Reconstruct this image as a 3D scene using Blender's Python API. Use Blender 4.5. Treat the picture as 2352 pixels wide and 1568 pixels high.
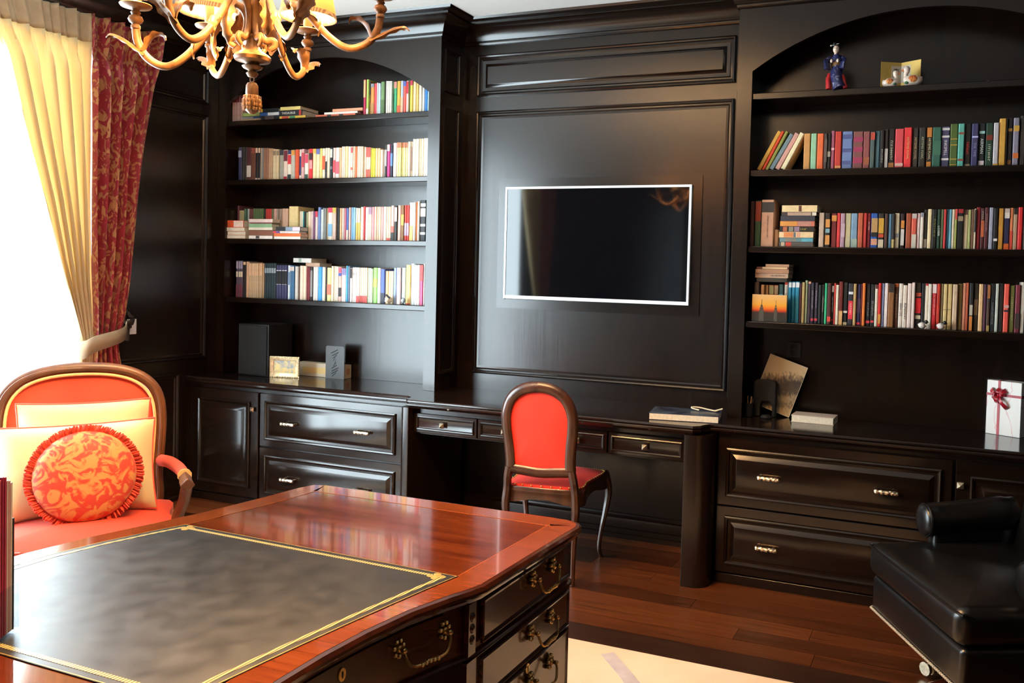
import bpy, math, random
import numpy as np
from mathutils import Vector, Matrix

random.seed(7)
SC = bpy.context.scene
COL = SC.collection
for _o in list(bpy.data.objects):
    bpy.data.objects.remove(_o)

# ------------------------------------------------------------------ camera
# fitted to the photograph (2352 x 1568): focal length in pixels, orientation, principal point
FPX, YAW, PITCH, ROLL = 1958.01, -0.3762, -0.0324, 0.0277
CAMPOS = np.array([1.7083, -4.5214, 1.485])
PX, PY = 1176 + 227.22, 784 - 86.19
_s, _c = math.sin, math.cos
FW = np.array([_s(YAW) * _c(PITCH), _c(YAW) * _c(PITCH), _s(PITCH)])
RT = np.array([_c(YAW), -_s(YAW), 0.0])
UP = np.cross(RT, FW)
RT, UP = _c(ROLL) * RT + _s(ROLL) * UP, -_s(ROLL) * RT + _c(ROLL) * UP
cam_data = bpy.data.cameras.new('camera')
cam = bpy.data.objects.new('camera', cam_data)
COL.objects.link(cam)
cam_data.sensor_fit = 'HORIZONTAL'
cam_data.sensor_width = 36.0
cam_data.lens = 36.0 * FPX / 2352
cam_data.shift_x = -227.22 / 2352
cam_data.shift_y = -86.19 / 2352
cam_data.clip_start = 0.05
cam.matrix_world = Matrix(((RT[0], UP[0], -FW[0], CAMPOS[0]), (RT[1], UP[1], -FW[1], CAMPOS[1]),
                           (RT[2], UP[2], -FW[2], CAMPOS[2]), (0, 0, 0, 1)))
SC.camera = cam

def un(u, v, ax, val):
    """pixel of the photograph -> point on the plane ax = val"""
    d = FW + RT * (u - PX) / FPX - UP * (v - PY) / FPX
    i = 'XYZ'.index(ax)
    return CAMPOS + d * ((val - CAMPOS[i]) / d[i])

# ------------------------------------------------------------------ world, light, exposure
WORLD_STRENGTH = 23.0
BULB_EMIT = 6500.0
SC.view_settings.view_transform = 'Standard'
SC.view_settings.look = 'None'
SC.view_settings.gamma = 1.0
SC.view_settings.exposure = 0.0
SC.view_settings.use_curve_mapping = False
w = bpy.data.worlds.new('daylight')
SC.world = w
w.use_nodes = True
bg = w.node_tree.nodes['Background']
bg.inputs[0].default_value = (0.79, 0.92, 1.0, 1)
bg.inputs[1].default_value = WORLD_STRENGTH

WX0, WX1 = -2.78, 2.48          # left and right wall
WY1, WY0 = 0.0, -6.2            # back wall, wall behind the camera
ZC = 2.977                      # ceiling
WIN = (-4.30, -1.06, 0.16, 2.74)  # window opening in the left wall: y0 y1 z0 z1
pl = bpy.data.lights.new('window_portal', 'AREA')
pl.shape = 'RECTANGLE'
pl.size = WIN[3] - WIN[2]
pl.size_y = WIN[1] - WIN[0]
pl.cycles.is_portal = True
po = bpy.data.objects.new('window_portal', pl)
COL.objects.link(po)
po.location = (WX0 - 0.09, (WIN[0] + WIN[1]) / 2, (WIN[2] + WIN[3]) / 2)
po.rotation_euler = (0, -math.pi / 2, 0)

# ------------------------------------------------------------------ materials
def lin(h):
    h = h.lstrip('#')
    if len(h) == 3:
        h = ''.join(c * 2 for c in h)
    r = []
    for i in (0, 2, 4):
        v = int(h[i:i + 2], 16) / 255
        r.append(v / 12.92 if v <= 0.04045 else ((v + 0.055) / 1.055) ** 2.4)
    return tuple(r)

MATS = {}
def pmat(name, col, rough=0.5, metal=0.0, var=0.12, scale=12.0, bump=0.0, bscale=60.0, coat=0.0, spec=0.5, sheen=0.0, emit=None, estr=0.0, stretch=None):
    """procedural principled material: colour varied by noise, optional bump"""
    if name in MATS:
        return MATS[name]
    m = bpy.data.materials.new(name)
    m.use_nodes = True
    nt = m.node_tree
    b = nt.nodes['Principled BSDF']
    c = lin(col) if isinstance(col, str) else col
    tc = nt.nodes.new('ShaderNodeTexCoord')
    mp = nt.nodes.new('ShaderNodeMapping')
    nt.links.new(tc.outputs['Object'], mp.inputs[0])
    if stretch:
        mp.inputs['Scale'].default_value = stretch
    if var > 0:
        n = nt.nodes.new('ShaderNodeTexNoise')
        n.inputs['Scale'].default_value = scale
        n.inputs['Detail'].default_value = 4
        nt.links.new(mp.outputs[0], n.inputs['Vector'])
        r = nt.nodes.new('ShaderNodeValToRGB')
        r.color_ramp.elements[0].position = 0.3
        r.color_ramp.elements[1].position = 0.7
        r.color_ramp.elements[0].color = tuple(max(0, x * (1 - var)) for x in c) + (1,)
        r.color_ramp.elements[1].color = tuple(min(1, x * (1 + var)) for x in c) + (1,)
        nt.links.new(n.outputs['Fac'], r.inputs[0])
        nt.links.new(r.outputs[0], b.inputs['Base Color'])
    else:
        b.inputs['Base Color'].default_value = c + (1,)
    b.inputs['Roughness'].default_value = rough
    b.inputs['Metallic'].default_value = metal
    b.inputs['Coat Weight'].default_value = coat
    b.inputs['Coat Roughness'].default_value = 0.06
    b.inputs['Specular IOR Level'].default_value = spec
    if sheen:
        b.inputs['Sheen Weight'].default_value = sheen
    if emit:
        b.inputs['Emission Color'].default_value = lin(emit) + (1,)
        b.inputs['Emission Strength'].default_value = estr
    if bump:
        n2 = nt.nodes.new('ShaderNodeTexNoise')
        n2.inputs['Scale'].default_value = bscale
        n2.inputs['Detail'].default_value = 5
        nt.links.new(mp.outputs[0], n2.inputs['Vector'])
        bp = nt.nodes.new('ShaderNodeBump')
        bp.inputs['Strength'].default_value = bump
        bp.inputs['Distance'].default_value = 0.004
        nt.links.new(n2.outputs['Fac'], bp.inputs['Height'])
        nt.links.new(bp.outputs[0], b.inputs['Normal'])
    MATS[name] = m
    return m

def two_tone(name, c1, c2, kind='noise', scale=8.0, lo=0.45, hi=0.55, rough=0.6, stretch=None, dist=1.5, bump=0.0, coat=0.0, sheen=0.0, rnd=0.0, detail=6):
    """two colours mixed by a noise / wave pattern (damask, wood grain, rug)"""
    if name in MATS:
        return MATS[name]
    m = bpy.data.materials.new(name)
    m.use_nodes = True
    nt = m.node_tree
    b = nt.nodes['Principled BSDF']
    tc = nt.nodes.new('ShaderNodeTexCoord')
    mp = nt.nodes.new('ShaderNodeMapping')
    nt.links.new(tc.outputs['Object'], mp.inputs[0])
    if stretch:
        mp.inputs['Scale'].default_value = stretch
    vec = mp.outputs[0]
    if rnd:
        oi = nt.nodes.new('ShaderNodeObjectInfo')
        ml = nt.nodes.new('ShaderNodeMath'); ml.operation = 'MULTIPLY'; ml.inputs[1].default_value = 37.0
        nt.links.new(oi.outputs['Random'], ml.inputs[0])
        ad = nt.nodes.new('ShaderNodeVectorMath'); ad.operation = 'ADD'
        nt.links.new(vec, ad.inputs[0]); nt.links.new(ml.outputs[0], ad.inputs[1])
        vec = ad.outputs[0]
    if kind == 'wave':
        n = nt.nodes.new('ShaderNodeTexWave')
        n.inputs['Scale'].default_value = scale
        n.inputs['Distortion'].default_value = dist
        n.inputs['Detail'].default_value = 4
        n.inputs['Detail Scale'].default_value = 1.6
        out = n.outputs['Fac']
    else:
        n = nt.nodes.new('ShaderNodeTexNoise')
        n.inputs['Scale'].default_value = scale
        n.inputs['Detail'].default_value = detail
        n.inputs['Distortion'].default_value = dist
        out = n.outputs['Fac']
    nt.links.new(vec, n.inputs['Vector'])
    r = nt.nodes.new('ShaderNodeValToRGB')
    r.color_ramp.elements[0].position = lo
    r.color_ramp.elements[1].position = hi
    a1 = lin(c1) if isinstance(c1, str) else c1
    a2 = lin(c2) if isinstance(c2, str) else c2
    r.color_ramp.elements[0].color = a1 + (1,)
    r.color_ramp.elements[1].color = a2 + (1,)
    nt.links.new(out, r.inputs[0])
    colout = r.outputs[0]
    if rnd:
        hs = nt.nodes.new('ShaderNodeHueSaturation')
        mr = nt.nodes.new('ShaderNodeMapRange')
        mr.inputs['To Min'].default_value = 1 - rnd
        mr.inputs['To Max'].default_value = 1 + rnd
        nt.links.new(oi.outputs['Random'], mr.inputs['Value'])
        nt.links.new(mr.outputs[0], hs.inputs['Value'])
        nt.links.new(colout, hs.inputs['Color'])
        colout = hs.outputs[0]
    nt.links.new(colout, b.inputs['Base Color'])
    b.inputs['Roughness'].default_value = rough
    b.inputs['Coat Weight'].default_value = coat
    b.inputs['Coat Roughness'].default_value = 0.05
    if sheen:
        b.inputs['Sheen Weight'].default_value = sheen
    if bump:
        bp = nt.nodes.new('ShaderNodeBump')
        bp.inputs['Strength'].default_value = bump
        bp.inputs['Distance'].default_value = 0.002
        nt.links.new(out, bp.inputs['Height'])
        nt.links.new(bp.outputs[0], b.inputs['Normal'])
    MATS[name] = m
    return m

WOOD = two_tone('dark_stained_wood', (0.0055, 0.0027, 0.0017), (0.012, 0.0055, 0.003), scale=5, lo=0.3, hi=0.75, rough=0.245, stretch=(6, 6, 0.35), dist=0.6, bump=0.14)
WOODH = two_tone('dark_stained_wood_across', (0.0055, 0.0027, 0.0017), (0.012, 0.0055, 0.003), scale=5, lo=0.3, hi=0.75, rough=0.21, stretch=(0.5, 6, 6), dist=0.6, bump=0.05)
WOODM = two_tone('dark_moulding_wood', (0.0055, 0.0027, 0.0017), (0.012, 0.0055, 0.003), scale=5, lo=0.3, hi=0.75, rough=0.17, stretch=(0.5, 6, 6), dist=0.6, bump=0.03)
TOPWOOD = two_tone('polished_dark_worktop', (0.009, 0.0045, 0.003), (0.02, 0.009, 0.006), scale=5, lo=0.3, hi=0.75, rough=0.12, stretch=(0.5, 6, 6), dist=0.6)
FLOORW = two_tone('walnut_floorboard', (0.010, 0.0025, 0.0009), (0.15, 0.042, 0.011), scale=3.4, lo=0.36, hi=0.70, rough=0.30, stretch=(1.0, 12, 1), dist=1.6, rnd=0.6, bump=0.12)
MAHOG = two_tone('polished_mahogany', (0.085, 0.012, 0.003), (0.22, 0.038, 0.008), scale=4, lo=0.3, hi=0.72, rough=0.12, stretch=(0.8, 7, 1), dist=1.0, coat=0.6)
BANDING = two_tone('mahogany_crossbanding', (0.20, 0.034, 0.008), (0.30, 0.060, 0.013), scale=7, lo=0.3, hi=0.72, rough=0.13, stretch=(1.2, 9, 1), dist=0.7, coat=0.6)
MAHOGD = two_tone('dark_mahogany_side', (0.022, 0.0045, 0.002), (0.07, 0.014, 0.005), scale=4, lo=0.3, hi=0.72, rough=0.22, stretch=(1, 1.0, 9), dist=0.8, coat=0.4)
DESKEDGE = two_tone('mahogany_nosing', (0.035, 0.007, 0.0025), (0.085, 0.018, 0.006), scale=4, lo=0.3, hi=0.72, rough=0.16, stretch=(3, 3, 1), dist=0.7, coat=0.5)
CHAIRW = two_tone('carved_chair_wood', (0.028, 0.009, 0.004), (0.062, 0.02, 0.009), scale=6, lo=0.3, hi=0.72, rough=0.3, stretch=(5, 5, 1), dist=0.6, coat=0.25)
BERGW = two_tone('worn_gilt_chair_wood', (0.07, 0.024, 0.010), (0.16, 0.06, 0.022), scale=9, lo=0.3, hi=0.72, rough=0.38, dist=0.8, coat=0.1)
BRASS = pmat('aged_brass', (0.55, 0.33, 0.12), 0.28, 1.0, var=0.25, scale=40)
NICKEL = pmat('antique_nickel', (0.72, 0.58, 0.40), 0.3, 1.0, var=0.3, scale=60)
GILT = pmat('gilt_tooling', (0.72, 0.46, 0.12), 0.35, 0.6, var=0.2, scale=90)
CHGOLD = two_tone('antique_gold_paint', (0.13, 0.05, 0.014), (0.34, 0.17, 0.055), scale=22, lo=0.3, hi=0.7, rough=0.42, dist=0.5)
PLASTER = pmat('white_ceiling_plaster', (0.80, 0.79, 0.76), 0.9, var=0.02, scale=3, bump=0.05)
WHITEP = pmat('white_paint', (0.82, 0.82, 0.80), 0.5, var=0.03)
LEATHER = two_tone('charcoal_desk_leather', (0.006, 0.006, 0.0075), (0.016, 0.015, 0.015), scale=7, lo=0.3, hi=0.7, rough=0.36, dist=1.0, bump=0.12)
_nt = LEATHER.node_tree
_n = _nt.nodes.new('ShaderNodeTexNoise'); _n.inputs['Scale'].default_value = 15; _n.inputs['Detail'].default_value = 6
_tc = _nt.nodes.new('ShaderNodeTexCoord'); _nt.links.new(_tc.outputs['Object'], _n.inputs['Vector'])
_mr = _nt.nodes.new('ShaderNodeMapRange'); _mr.inputs['From Min'].default_value = 0.3; _mr.inputs['From Max'].default_value = 0.7
_mr.inputs['To Min'].default_value = 0.31; _mr.inputs['To Max'].default_value = 0.42
_nt.links.new(_n.outputs['Fac'], _mr.inputs['Value']); _nt.links.new(_mr.outputs[0], _nt.nodes['Principled BSDF'].inputs['Roughness'])
BLKLEA = pmat('black_chair_leather', (0.0035, 0.003, 0.0028), 0.28, var=0.35, scale=7, bump=0.4, bscale=11)
PAGES = pmat('book_pages', (0.74, 0.65, 0.50), 0.85, var=0.1, scale=80)
ORANGEV = pmat('coral_velvet', (0.66, 0.06, 0.026), 0.8, var=0.12, scale=5, sheen=0.08)
REDV = pmat('orange_red_velvet', (0.78, 0.030, 0.012), 0.8, var=0.12, scale=6, sheen=0.05)
CREAMF = pmat('cream_linen', (0.66, 0.58, 0.34), 0.85, var=0.06, scale=8, bump=0.06, bscale=200)
PIPING = pmat('gold_piping', (0.78, 0.52, 0.22), 0.6, var=0.1, scale=50)
PINKPIPE = pmat('coral_piping', (0.62, 0.10, 0.07), 0.7, var=0.1, scale=50)
FRINGE = pmat('coral_fringe', (0.66, 0.07, 0.035), 0.9, var=0.35, scale=60, bump=0.9, bscale=120)
BLACKM = pmat('matt_black_metal', (0.006, 0.006, 0.0065), 0.6, var=0.1, spec=0.3)
BLACKP = pmat('black_plastic', (0.01, 0.01, 0.011), 0.3, var=0.1)
CHROME = pmat('brushed_chrome', (0.75, 0.72, 0.68), 0.2, 1.0, var=0.05)

def glass_mat(name, tint=(1, 1, 1), gl=0.05):
    m = bpy.data.materials.new(name)
    m.use_nodes = True
    nt = m.node_tree
    nt.nodes.remove(nt.nodes['Principled BSDF'])
    out = nt.nodes['Material Output']
    t = nt.nodes.new('ShaderNodeBsdfTransparent')
    t.inputs[0].default_value = tint + (1,)
    g = nt.nodes.new('ShaderNodeBsdfGlossy')
    g.inputs['Roughness'].default_value = 0.03
    mx = nt.nodes.new('ShaderNodeMixShader')
    mx.inputs[0].default_value = gl
    nt.links.new(t.outputs[0], mx.inputs[1])
    nt.links.new(g.outputs[0], mx.inputs[2])
    nt.links.new(mx.outputs[0], out.inputs[0])
    return m
GLASS = glass_mat('window_glass', (0.97, 0.99, 0.99))
ACRYL = glass_mat('clear_acrylic', (0.93, 0.95, 0.96))

def translucent_mat(name, c, tr=0.5, rough=0.8):
    m = bpy.data.materials.new(name)
    m.use_nodes = True
    nt = m.node_tree
    b = nt.nodes['Principled BSDF']
    b.inputs['Base Color'].default_value = c + (1,)
    b.inputs['Roughness'].default_value = rough
    n = nt.nodes.new('ShaderNodeTexNoise')
    n.inputs['Scale'].default_value = 220
    bp = nt.nodes.new('ShaderNodeBump')
    bp.inputs['Strength'].default_value = 0.08
    nt.links.new(n.outputs['Fac'], bp.inputs['Height'])
    nt.links.new(bp.outputs[0], b.inputs['Normal'])
    t = nt.nodes.new('ShaderNodeBsdfTranslucent')
    t.inputs[0].default_value = c + (1,)
    mx = nt.nodes.new('ShaderNodeMixShader')
    mx.inputs[0].default_value = tr
    nt.links.new(b.outputs[0], mx.inputs[1])
    nt.links.new(t.outputs[0], mx.inputs[2])
    nt.links.new(mx.outputs[0], nt.nodes['Material Output'].inputs[0])
    return m
CURTB = translucent_mat('beige_curtain_silk', (0.74, 0.58, 0.33), 0.35)
SHADEM = translucent_mat('cream_lamp_shade', (0.88, 0.66, 0.36), 0.6)

# ------------------------------------------------------------------ mesh helpers
ACC = {}
class MB:
    def __init__(s):
        s.v, s.f = [], []
    def add(s, vs, fs):
        o = len(s.v)
        s.v += [tuple(map(float, p)) for p in vs]
        s.f += [tuple(i + o for i in q) for q in fs]
        return s
    def box(s, x0, x1, y0, y1, z0, z1):
        return s.add([(x0, y0, z0), (x1, y0, z0), (x1, y1, z0), (x0, y1, z0), (x0, y0, z1), (x1, y0, z1), (x1, y1, z1), (x0, y1, z1)],
                     [(0, 3, 2, 1), (4, 5, 6, 7), (0, 1, 5, 4), (1, 2, 6, 5), (2, 3, 7, 6), (3, 0, 4, 7)])
    def prism(s, poly, z0, z1):
        n = len(poly)
        return s.add([(p[0], p[1], z0) for p in poly] + [(p[0], p[1], z1) for p in poly],
                     [tuple(range(n - 1, -1, -1)), tuple(range(n, 2 * n))] + [(i, (i + 1) % n, n + (i + 1) % n, n + i) for i in range(n)])
    def plate(s, poly, o, u, v, n, t):
        """2-D polygon in plane (o,u,v) extruded by t along n"""
        o, u, v, n = map(np.array, (o, u, v, n))
        k = len(poly)
        a = [o + u * p[0] + v * p[1] for p in poly]
        return s.add(a + [p + n * t for p in a], [tuple(range(k - 1, -1, -1)), tuple(range(k, 2 * k))] + [(i, (i + 1) % k, k + (i + 1) % k, k + i) for i in range(k)])
    def rings(s, rs, closed=True, cap0=False, cap1=False):
        """list of rings (same count) joined by quads"""
        n = len(rs[0])
        vs = [p for r in rs for p in r]
        fs = []
        for k in range(len(rs) - 1):
            for i in range(n if closed else n - 1):
                j = (i + 1) % n
                fs.append((k * n + i, k * n + j, (k + 1) * n + j, (k + 1) * n + i))
        if cap0:
            fs.append(tuple(range(n - 1, -1, -1)))
        if cap1:
            fs.append(tuple(range((len(rs) - 1) * n, len(rs) * n)))
        return s.add(vs, fs)
    def panel(s, o, u, v, n, w, h, prof, fill=True):
        """mitred moulding: prof = [(inset, height)...] on a w x h rectangle"""
        o, u, v, n = map(lambda q: np.array(q, float), (o, u, v, n))
        rs = []
        for i, t in prof:
            rs.append([o + u * a + v * b + n * t for a, b in ((i, i), (w - i, i), (w - i, h - i), (i, h - i))])
        return s.rings(rs, True, False, fill)
    def lathe(s, prof, n=20, c=(0, 0, 0), cap=True):
        rs = [[(c[0] + r * math.cos(2 * math.pi * i / n), c[1] + r * math.sin(2 * math.pi * i / n), c[2] + z) for i in range(n)] for r, z in prof]
        return s.rings(rs, True, cap, cap)
    def tube(s, path, rad, n=8, closed=False, flat=1.0, caps=True):
        P = [np.array(p, float) for p in path]
        m = len(P)
        if not hasattr(rad, '__len__'):
            rad = [rad] * m
        rs = []
        ref = None
        for i in range(m):
            a = P[(i - 1) % m] if (closed or i > 0) else P[i]
            b = P[(i + 1) % m] if (closed or i < m - 1) else P[i]
            t = b - a
            t /= (np.linalg.norm(t) + 1e-9)
            if ref is None:
                ref = np.array((0, 0, 1.0)) if abs(t[2]) < 0.9 else np.array((1.0, 0, 0))
            x = ref - t * (ref @ t)
            x /= (np.linalg.norm(x) + 1e-9)
            ref = x
            y = np.cross(t, x)
            rs.append([P[i] + rad[i] * (x * math.cos(2 * math.pi * k / n) + flat * y * math.sin(2 * math.pi * k / n)) for k in range(n)])
        if closed:
            rs.append(rs[0])
        return s.rings(rs, True, caps and not closed, caps and not closed)
    def ball(s, c, r, n=10, m=6, sc=(1, 1, 1)):
        rs = []
        for j in range(m + 1):
            a = -math.pi / 2 + math.pi * j / m
            q = max(math.cos(a), 1e-3)
            rs.append([(c[0] + sc[0] * r * q * math.cos(2 * math.pi * i / n), c[1] + sc[1] * r * q * math.sin(2 * math.pi * i / n), c[2] + sc[2] * r * math.sin(a)) for i in range(n)])
        return s.rings(rs, True, True, True)
    def xf(s, M):
        s.v = [tuple(M @ Vector(p)) for p in s.v]
        return s
    def build(s, name, mat, parent=None, smooth=False, bevel=0.0, seg=2, angle=40, solid=0.0, subsurf=0, keep=False):
        me = bpy.data.meshes.new(name)
        A = np.array(s.v)
        if keep:
            ctr = np.zeros(3)
        else:
            ctr = (A.min(0) + A.max(0)) / 2
            if parent is None:
                ctr[2] = A[:, 2].min()
        me.from_pydata([tuple(p) for p in A - ctr], [], s.f)
        me.update()
        if smooth:
            me.polygons.foreach_set('use_smooth', [True] * len(me.polygons))
            me.set_sharp_from_angle(angle=math.radians(angle))
        me.materials.append(mat)
        o = bpy.data.objects.new(name, me)
        COL.objects.link(o)
        ACC[o.name] = ctr
        if parent is not None:
            o.parent = parent
            o.location = ctr - ACC[parent.name]
        else:
            o.location = ctr
        if solid:
            md = o.modifiers.new('thickness', 'SOLIDIFY'); md.thickness = solid; md.offset = 0
        if bevel:
            md = o.modifiers.new('bevel', 'BEVEL'); md.width = bevel; md.segments = seg; md.limit_method = 'ANGLE'; md.angle_limit = math.radians(35)
            if not smooth:
                me.polygons.foreach_set('use_smooth', [True] * len(me.polygons))
                me.set_sharp_from_angle(angle=math.radians(30))
        if subsurf:
            md = o.modifiers.new('subdivision', 'SUBSURF'); md.levels = subsurf; md.render_levels = subsurf
        return o

def tag(o, label=None, cat=None, group=None, kind=None):
    if label: o['label'] = label
    if cat: o['category'] = cat
    if group: o['group'] = group
    if kind: o['kind'] = kind
    return o

def thing(name, label, cat, loc=(0, 0, 0), rz=0.0, group=None, local=False):
    o = bpy.data.objects.new(name, None)
    o.empty_display_size = 0.1
    COL.objects.link(o)
    o.location = loc
    o.rotation_euler = (0, 0, rz)
    ACC[o.name] = np.zeros(3) if (local or rz) else np.array(loc, float)
    return tag(o, label, cat, group)

def copy_tree(o, parent=None):
    c = o.copy()
    COL.objects.link(c)
    c.parent = parent
    ACC[c.name] = ACC[o.name]
    for ch in list(o.children):
        copy_tree(ch, c)
    return c

def lerp(a, b, t):
    return a + (b - a) * t

def spline(pts, n):
    """Catmull-Rom through points, n samples per span"""
    P = [np.array(p, float) for p in pts]
    P = [2 * P[0] - P[1]] + P + [2 * P[-1] - P[-2]]
    out = []
    for i in range(1, len(P) - 2):
        for k in range(n):
            t = k / n
            a, b, c, d = P[i - 1:i + 3]
            out.append(0.5 * (2 * b + (c - a) * t + (2 * a - 5 * b + 4 * c - d) * t * t + (3 * b - a - 3 * c + d) * t ** 3))
    out.append(P[-2])
    return out

def text_mesh(body, size, mat, parent, loc, rot, name='title', sx=1.0, extr=0.0003):
    cu = bpy.data.curves.new(name, 'FONT')
    cu.body = body
    cu.size = size
    cu.align_x = 'CENTER'
    cu.align_y = 'CENTER'
    cu.extrude = extr
    cu.resolution_u = 2
    t = bpy.data.objects.new('tmp_text', cu)
    COL.objects.link(t)
    dg = bpy.context.evaluated_depsgraph_get()
    me = bpy.data.meshes.new_from_object(t.evaluated_get(dg))
    bpy.data.objects.remove(t)
    me.materials.clear()
    me.materials.append(mat)
    o = bpy.data.objects.new(name, me)
    COL.objects.link(o)
    o.parent = parent
    o.location = loc
    o.rotation_euler = rot
    o.scale = (sx, 1, 1)
    ACC[o.name] = np.array(loc, float)
    return o
# ================================================================== the setting
XPL, XPR = -1.083, 0.677        # inner sides of the two bookcases (TV recess between)
XJL0, XJL1 = -2.715, -1.163     # left bookcase opening
XJR0, XJR1 = 0.751, 2.345       # right bookcase opening
YF = -0.248                     # bookcase front
CZ = 0.78                       # worktop height
YL, YD = -0.491, -0.608         # worktop front beside / at the desk

floor = tag(MB().box(WX0 - 0.1, WX1 + 0.1, WY0 - 0.1, WY1 + 0.1, -0.12, -0.016).build('floor', FLOORW), kind='structure')
pk = MB().box(-0.5, 0.5, -0.5, 0.5, -0.5, 0.5)
plank_mesh = None
BORDER = two_tone('dark_border_board', (0.007, 0.0025, 0.0012), (0.03, 0.010, 0.004), scale=3.0, lo=0.33, hi=0.70, rough=0.36, stretch=(1.0, 9, 1), dist=1.6, rnd=0.3, bump=0.12)
y = 0.0
row = 0
while y > WY0 - 0.02:
    row += 1
    PWID = 0.178 if row == 11 else 0.1207
    x = WX0 - random.uniform(0.0, 1.2)
    while x < WX1:
        L = random.uniform(1.1, 2.0)
        a, b = max(x, WX0), min(x + L, WX1)
        if b - a > 0.05:
            if plank_mesh is None:
                o = pk.build('plank', FLOORW, floor)
                plank_mesh = o.data
            else:
                o = bpy.data.objects.new('plank', plank_mesh)
                COL.objects.link(o)
                o.parent = floor
            o.location = Vector(((a + b) / 2, y - PWID / 2, -0.008)) - Vector(ACC[floor.name])
            o.scale = (b - a - 0.002, PWID - 0.0025, 0.016)
            if row == 11:
                o.material_slots[0].link = 'OBJECT'
                o.material_slots[0].material = BORDER
        x += L
    y -= PWID

ceiling = tag(MB().box(WX0 - 0.1, WX1 + 0.1, WY0 - 0.1, WY1 + 0.1, ZC, ZC + 0.1).build('ceiling', PLASTER), kind='structure')
wall_back = tag(MB().box(WX0 - 0.1, WX1 + 0.1, 0.0, 0.12, 0, ZC).build('wall_back', WOOD), kind='structure')
wall_right = tag(MB().box(WX1, WX1 + 0.1, WY0, 0.0, 0, ZC).build('wall_right', WOOD), kind='structure')
wall_front = tag(MB().box(WX0 - 0.1, WX1 + 0.1, WY0 - 0.1, WY0, 0, ZC).build('wall_front', WOOD), kind='structure')
wl = MB()
wl.box(WX0 - 0.1, WX0, WIN[1], 0.0, 0, ZC)
wl.box(WX0 - 0.1, WX0, WY0, WIN[0], 0, ZC)
wl.box(WX0 - 0.1, WX0, WIN[0], WIN[1], 0, WIN[2])
wl.box(WX0 - 0.1, WX0, WIN[0], WIN[1], WIN[3], ZC)
wall_left = tag(wl.build('wall_left', WOOD), kind='structure')

# window: frame, two mullions, a rail, panes
win = bpy.data.objects.new('window_1', None)
COL.objects.link(win)
win.location = (WX0 - 0.05, (WIN[0] + WIN[1]) / 2, WIN[2])
ACC[win.name] = np.array(win.location)
tag(win, kind='structure')
fr = MB()
t = 0.05
fr.box(WX0 - 0.08, WX0 - 0.03, WIN[0], WIN[0] + t, WIN[2], WIN[3])
fr.box(WX0 - 0.08, WX0 - 0.03, WIN[1] - t, WIN[1], WIN[2], WIN[3])
fr.box(WX0 - 0.08, WX0 - 0.03, WIN[0] + t, WIN[1] - t, WIN[2], WIN[2] + t)
fr.box(WX0 - 0.08, WX0 - 0.03, WIN[0] + t, WIN[1] - t, WIN[3] - t, WIN[3])
fr.build('window_frame', WHITEP, win, bevel=0.004)
ys = [WIN[0] + t, WIN[0] + 0.94, WIN[1] - 0.94, WIN[1] - t]
for k in (1, 2):
    MB().box(WX0 - 0.075, WX0 - 0.035, ys[k] - 0.02, ys[k] + 0.02, WIN[2] + t, WIN[3] - t).build('mullion', WHITEP, win)
for k in range(3):
    a = ys[k] + (0.02 if k else 0)
    b = ys[k + 1] - (0.02 if k < 2 else 0)
    MB().box(WX0 - 0.058, WX0 - 0.053, a, b, WIN[2] + t, WIN[3] - t).build('pane', GLASS, win)

# moulding profiles (inset, height)
PR_WALL = [(0, 0), (0, 0.016), (0.007, 0.020), (0.014, 0.016), (0.018, 0.009), (0.026, 0.010), (0.034, 0.004), (0.046, 0.003)]
PR_RAISED = PR_WALL + [(0.052, 0.003), (0.068, 0.013), (0.072, 0.014)]
PR_DRAWER = [(0, 0), (0, 0.010), (0.006, 0.013), (0.013, 0.010), (0.018, 0.003), (0.028, 0.002), (0.030, 0.002), (0.050, 0.012), (0.053, 0.013)]
PR_SMALL = [(0, 0), (0.0, 0.004), (0.004, 0.006), (0.009, 0.004), (0.013, -0.003), (0.016, -0.004)]
FACE = ((1, 0, 0), (0, 0, 1), (0, -1, 0))   # u, v, n of anything facing the room from the back wall

def wall_panel(x0, x1, z0, z1, prof, name='panel', y=0.0, parent=None):
    u, v, n = FACE
    MB().panel((x0, y, z0), u, v, n, x1 - x0, z1 - z0, prof, fill=False).build('panel_moulding', WOODM, parent or wall_back, smooth=True, angle=25)
    i, h = prof[-1]
    return MB().panel((x0 + i, y, z0 + i), u, v, n, x1 - x0 - 2 * i, z1 - z0 - 2 * i, [(0, h - 0.002), (0, h)]).build(name, WOOD, parent or wall_back)
wall_panel(-0.979, 0.607, 2.543, 2.790, PR_RAISED)
wall_panel(-0.979, 0.607, 0.876, 2.454, PR_WALL)
# the flat mitred surround of the television
PR_TV = [(0, 0.003), (0, 0.008), (0.0535, 0.010), (0.0535, 0.003)]
MB().panel((-0.816, 0, 1.278), *FACE, 1.259, 0.771, PR_TV, fill=False).build('television_surround', WOODH, wall_back, smooth=True, angle=25)

def left_panel(y0, y1, z0, z1, prof=PR_WALL):
    MB().panel((WX0, y1, z0), (0, -1, 0), (0, 0, 1), (1, 0, 0), y1 - y0, z1 - z0, prof).build('panel', WOOD, wall_left, smooth=True, angle=25)
left_panel(-1.12, -0.345, 2.515, 2.735)
left_panel(-1.12, -0.345, 0.885, 2.445)
left_panel(-1.12, -0.545, 0.235, 0.80)
left_panel(-4.75, -4.05, 0.885, 2.445)
left_panel(-5.9, -4.85, 0.885, 2.445)
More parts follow.
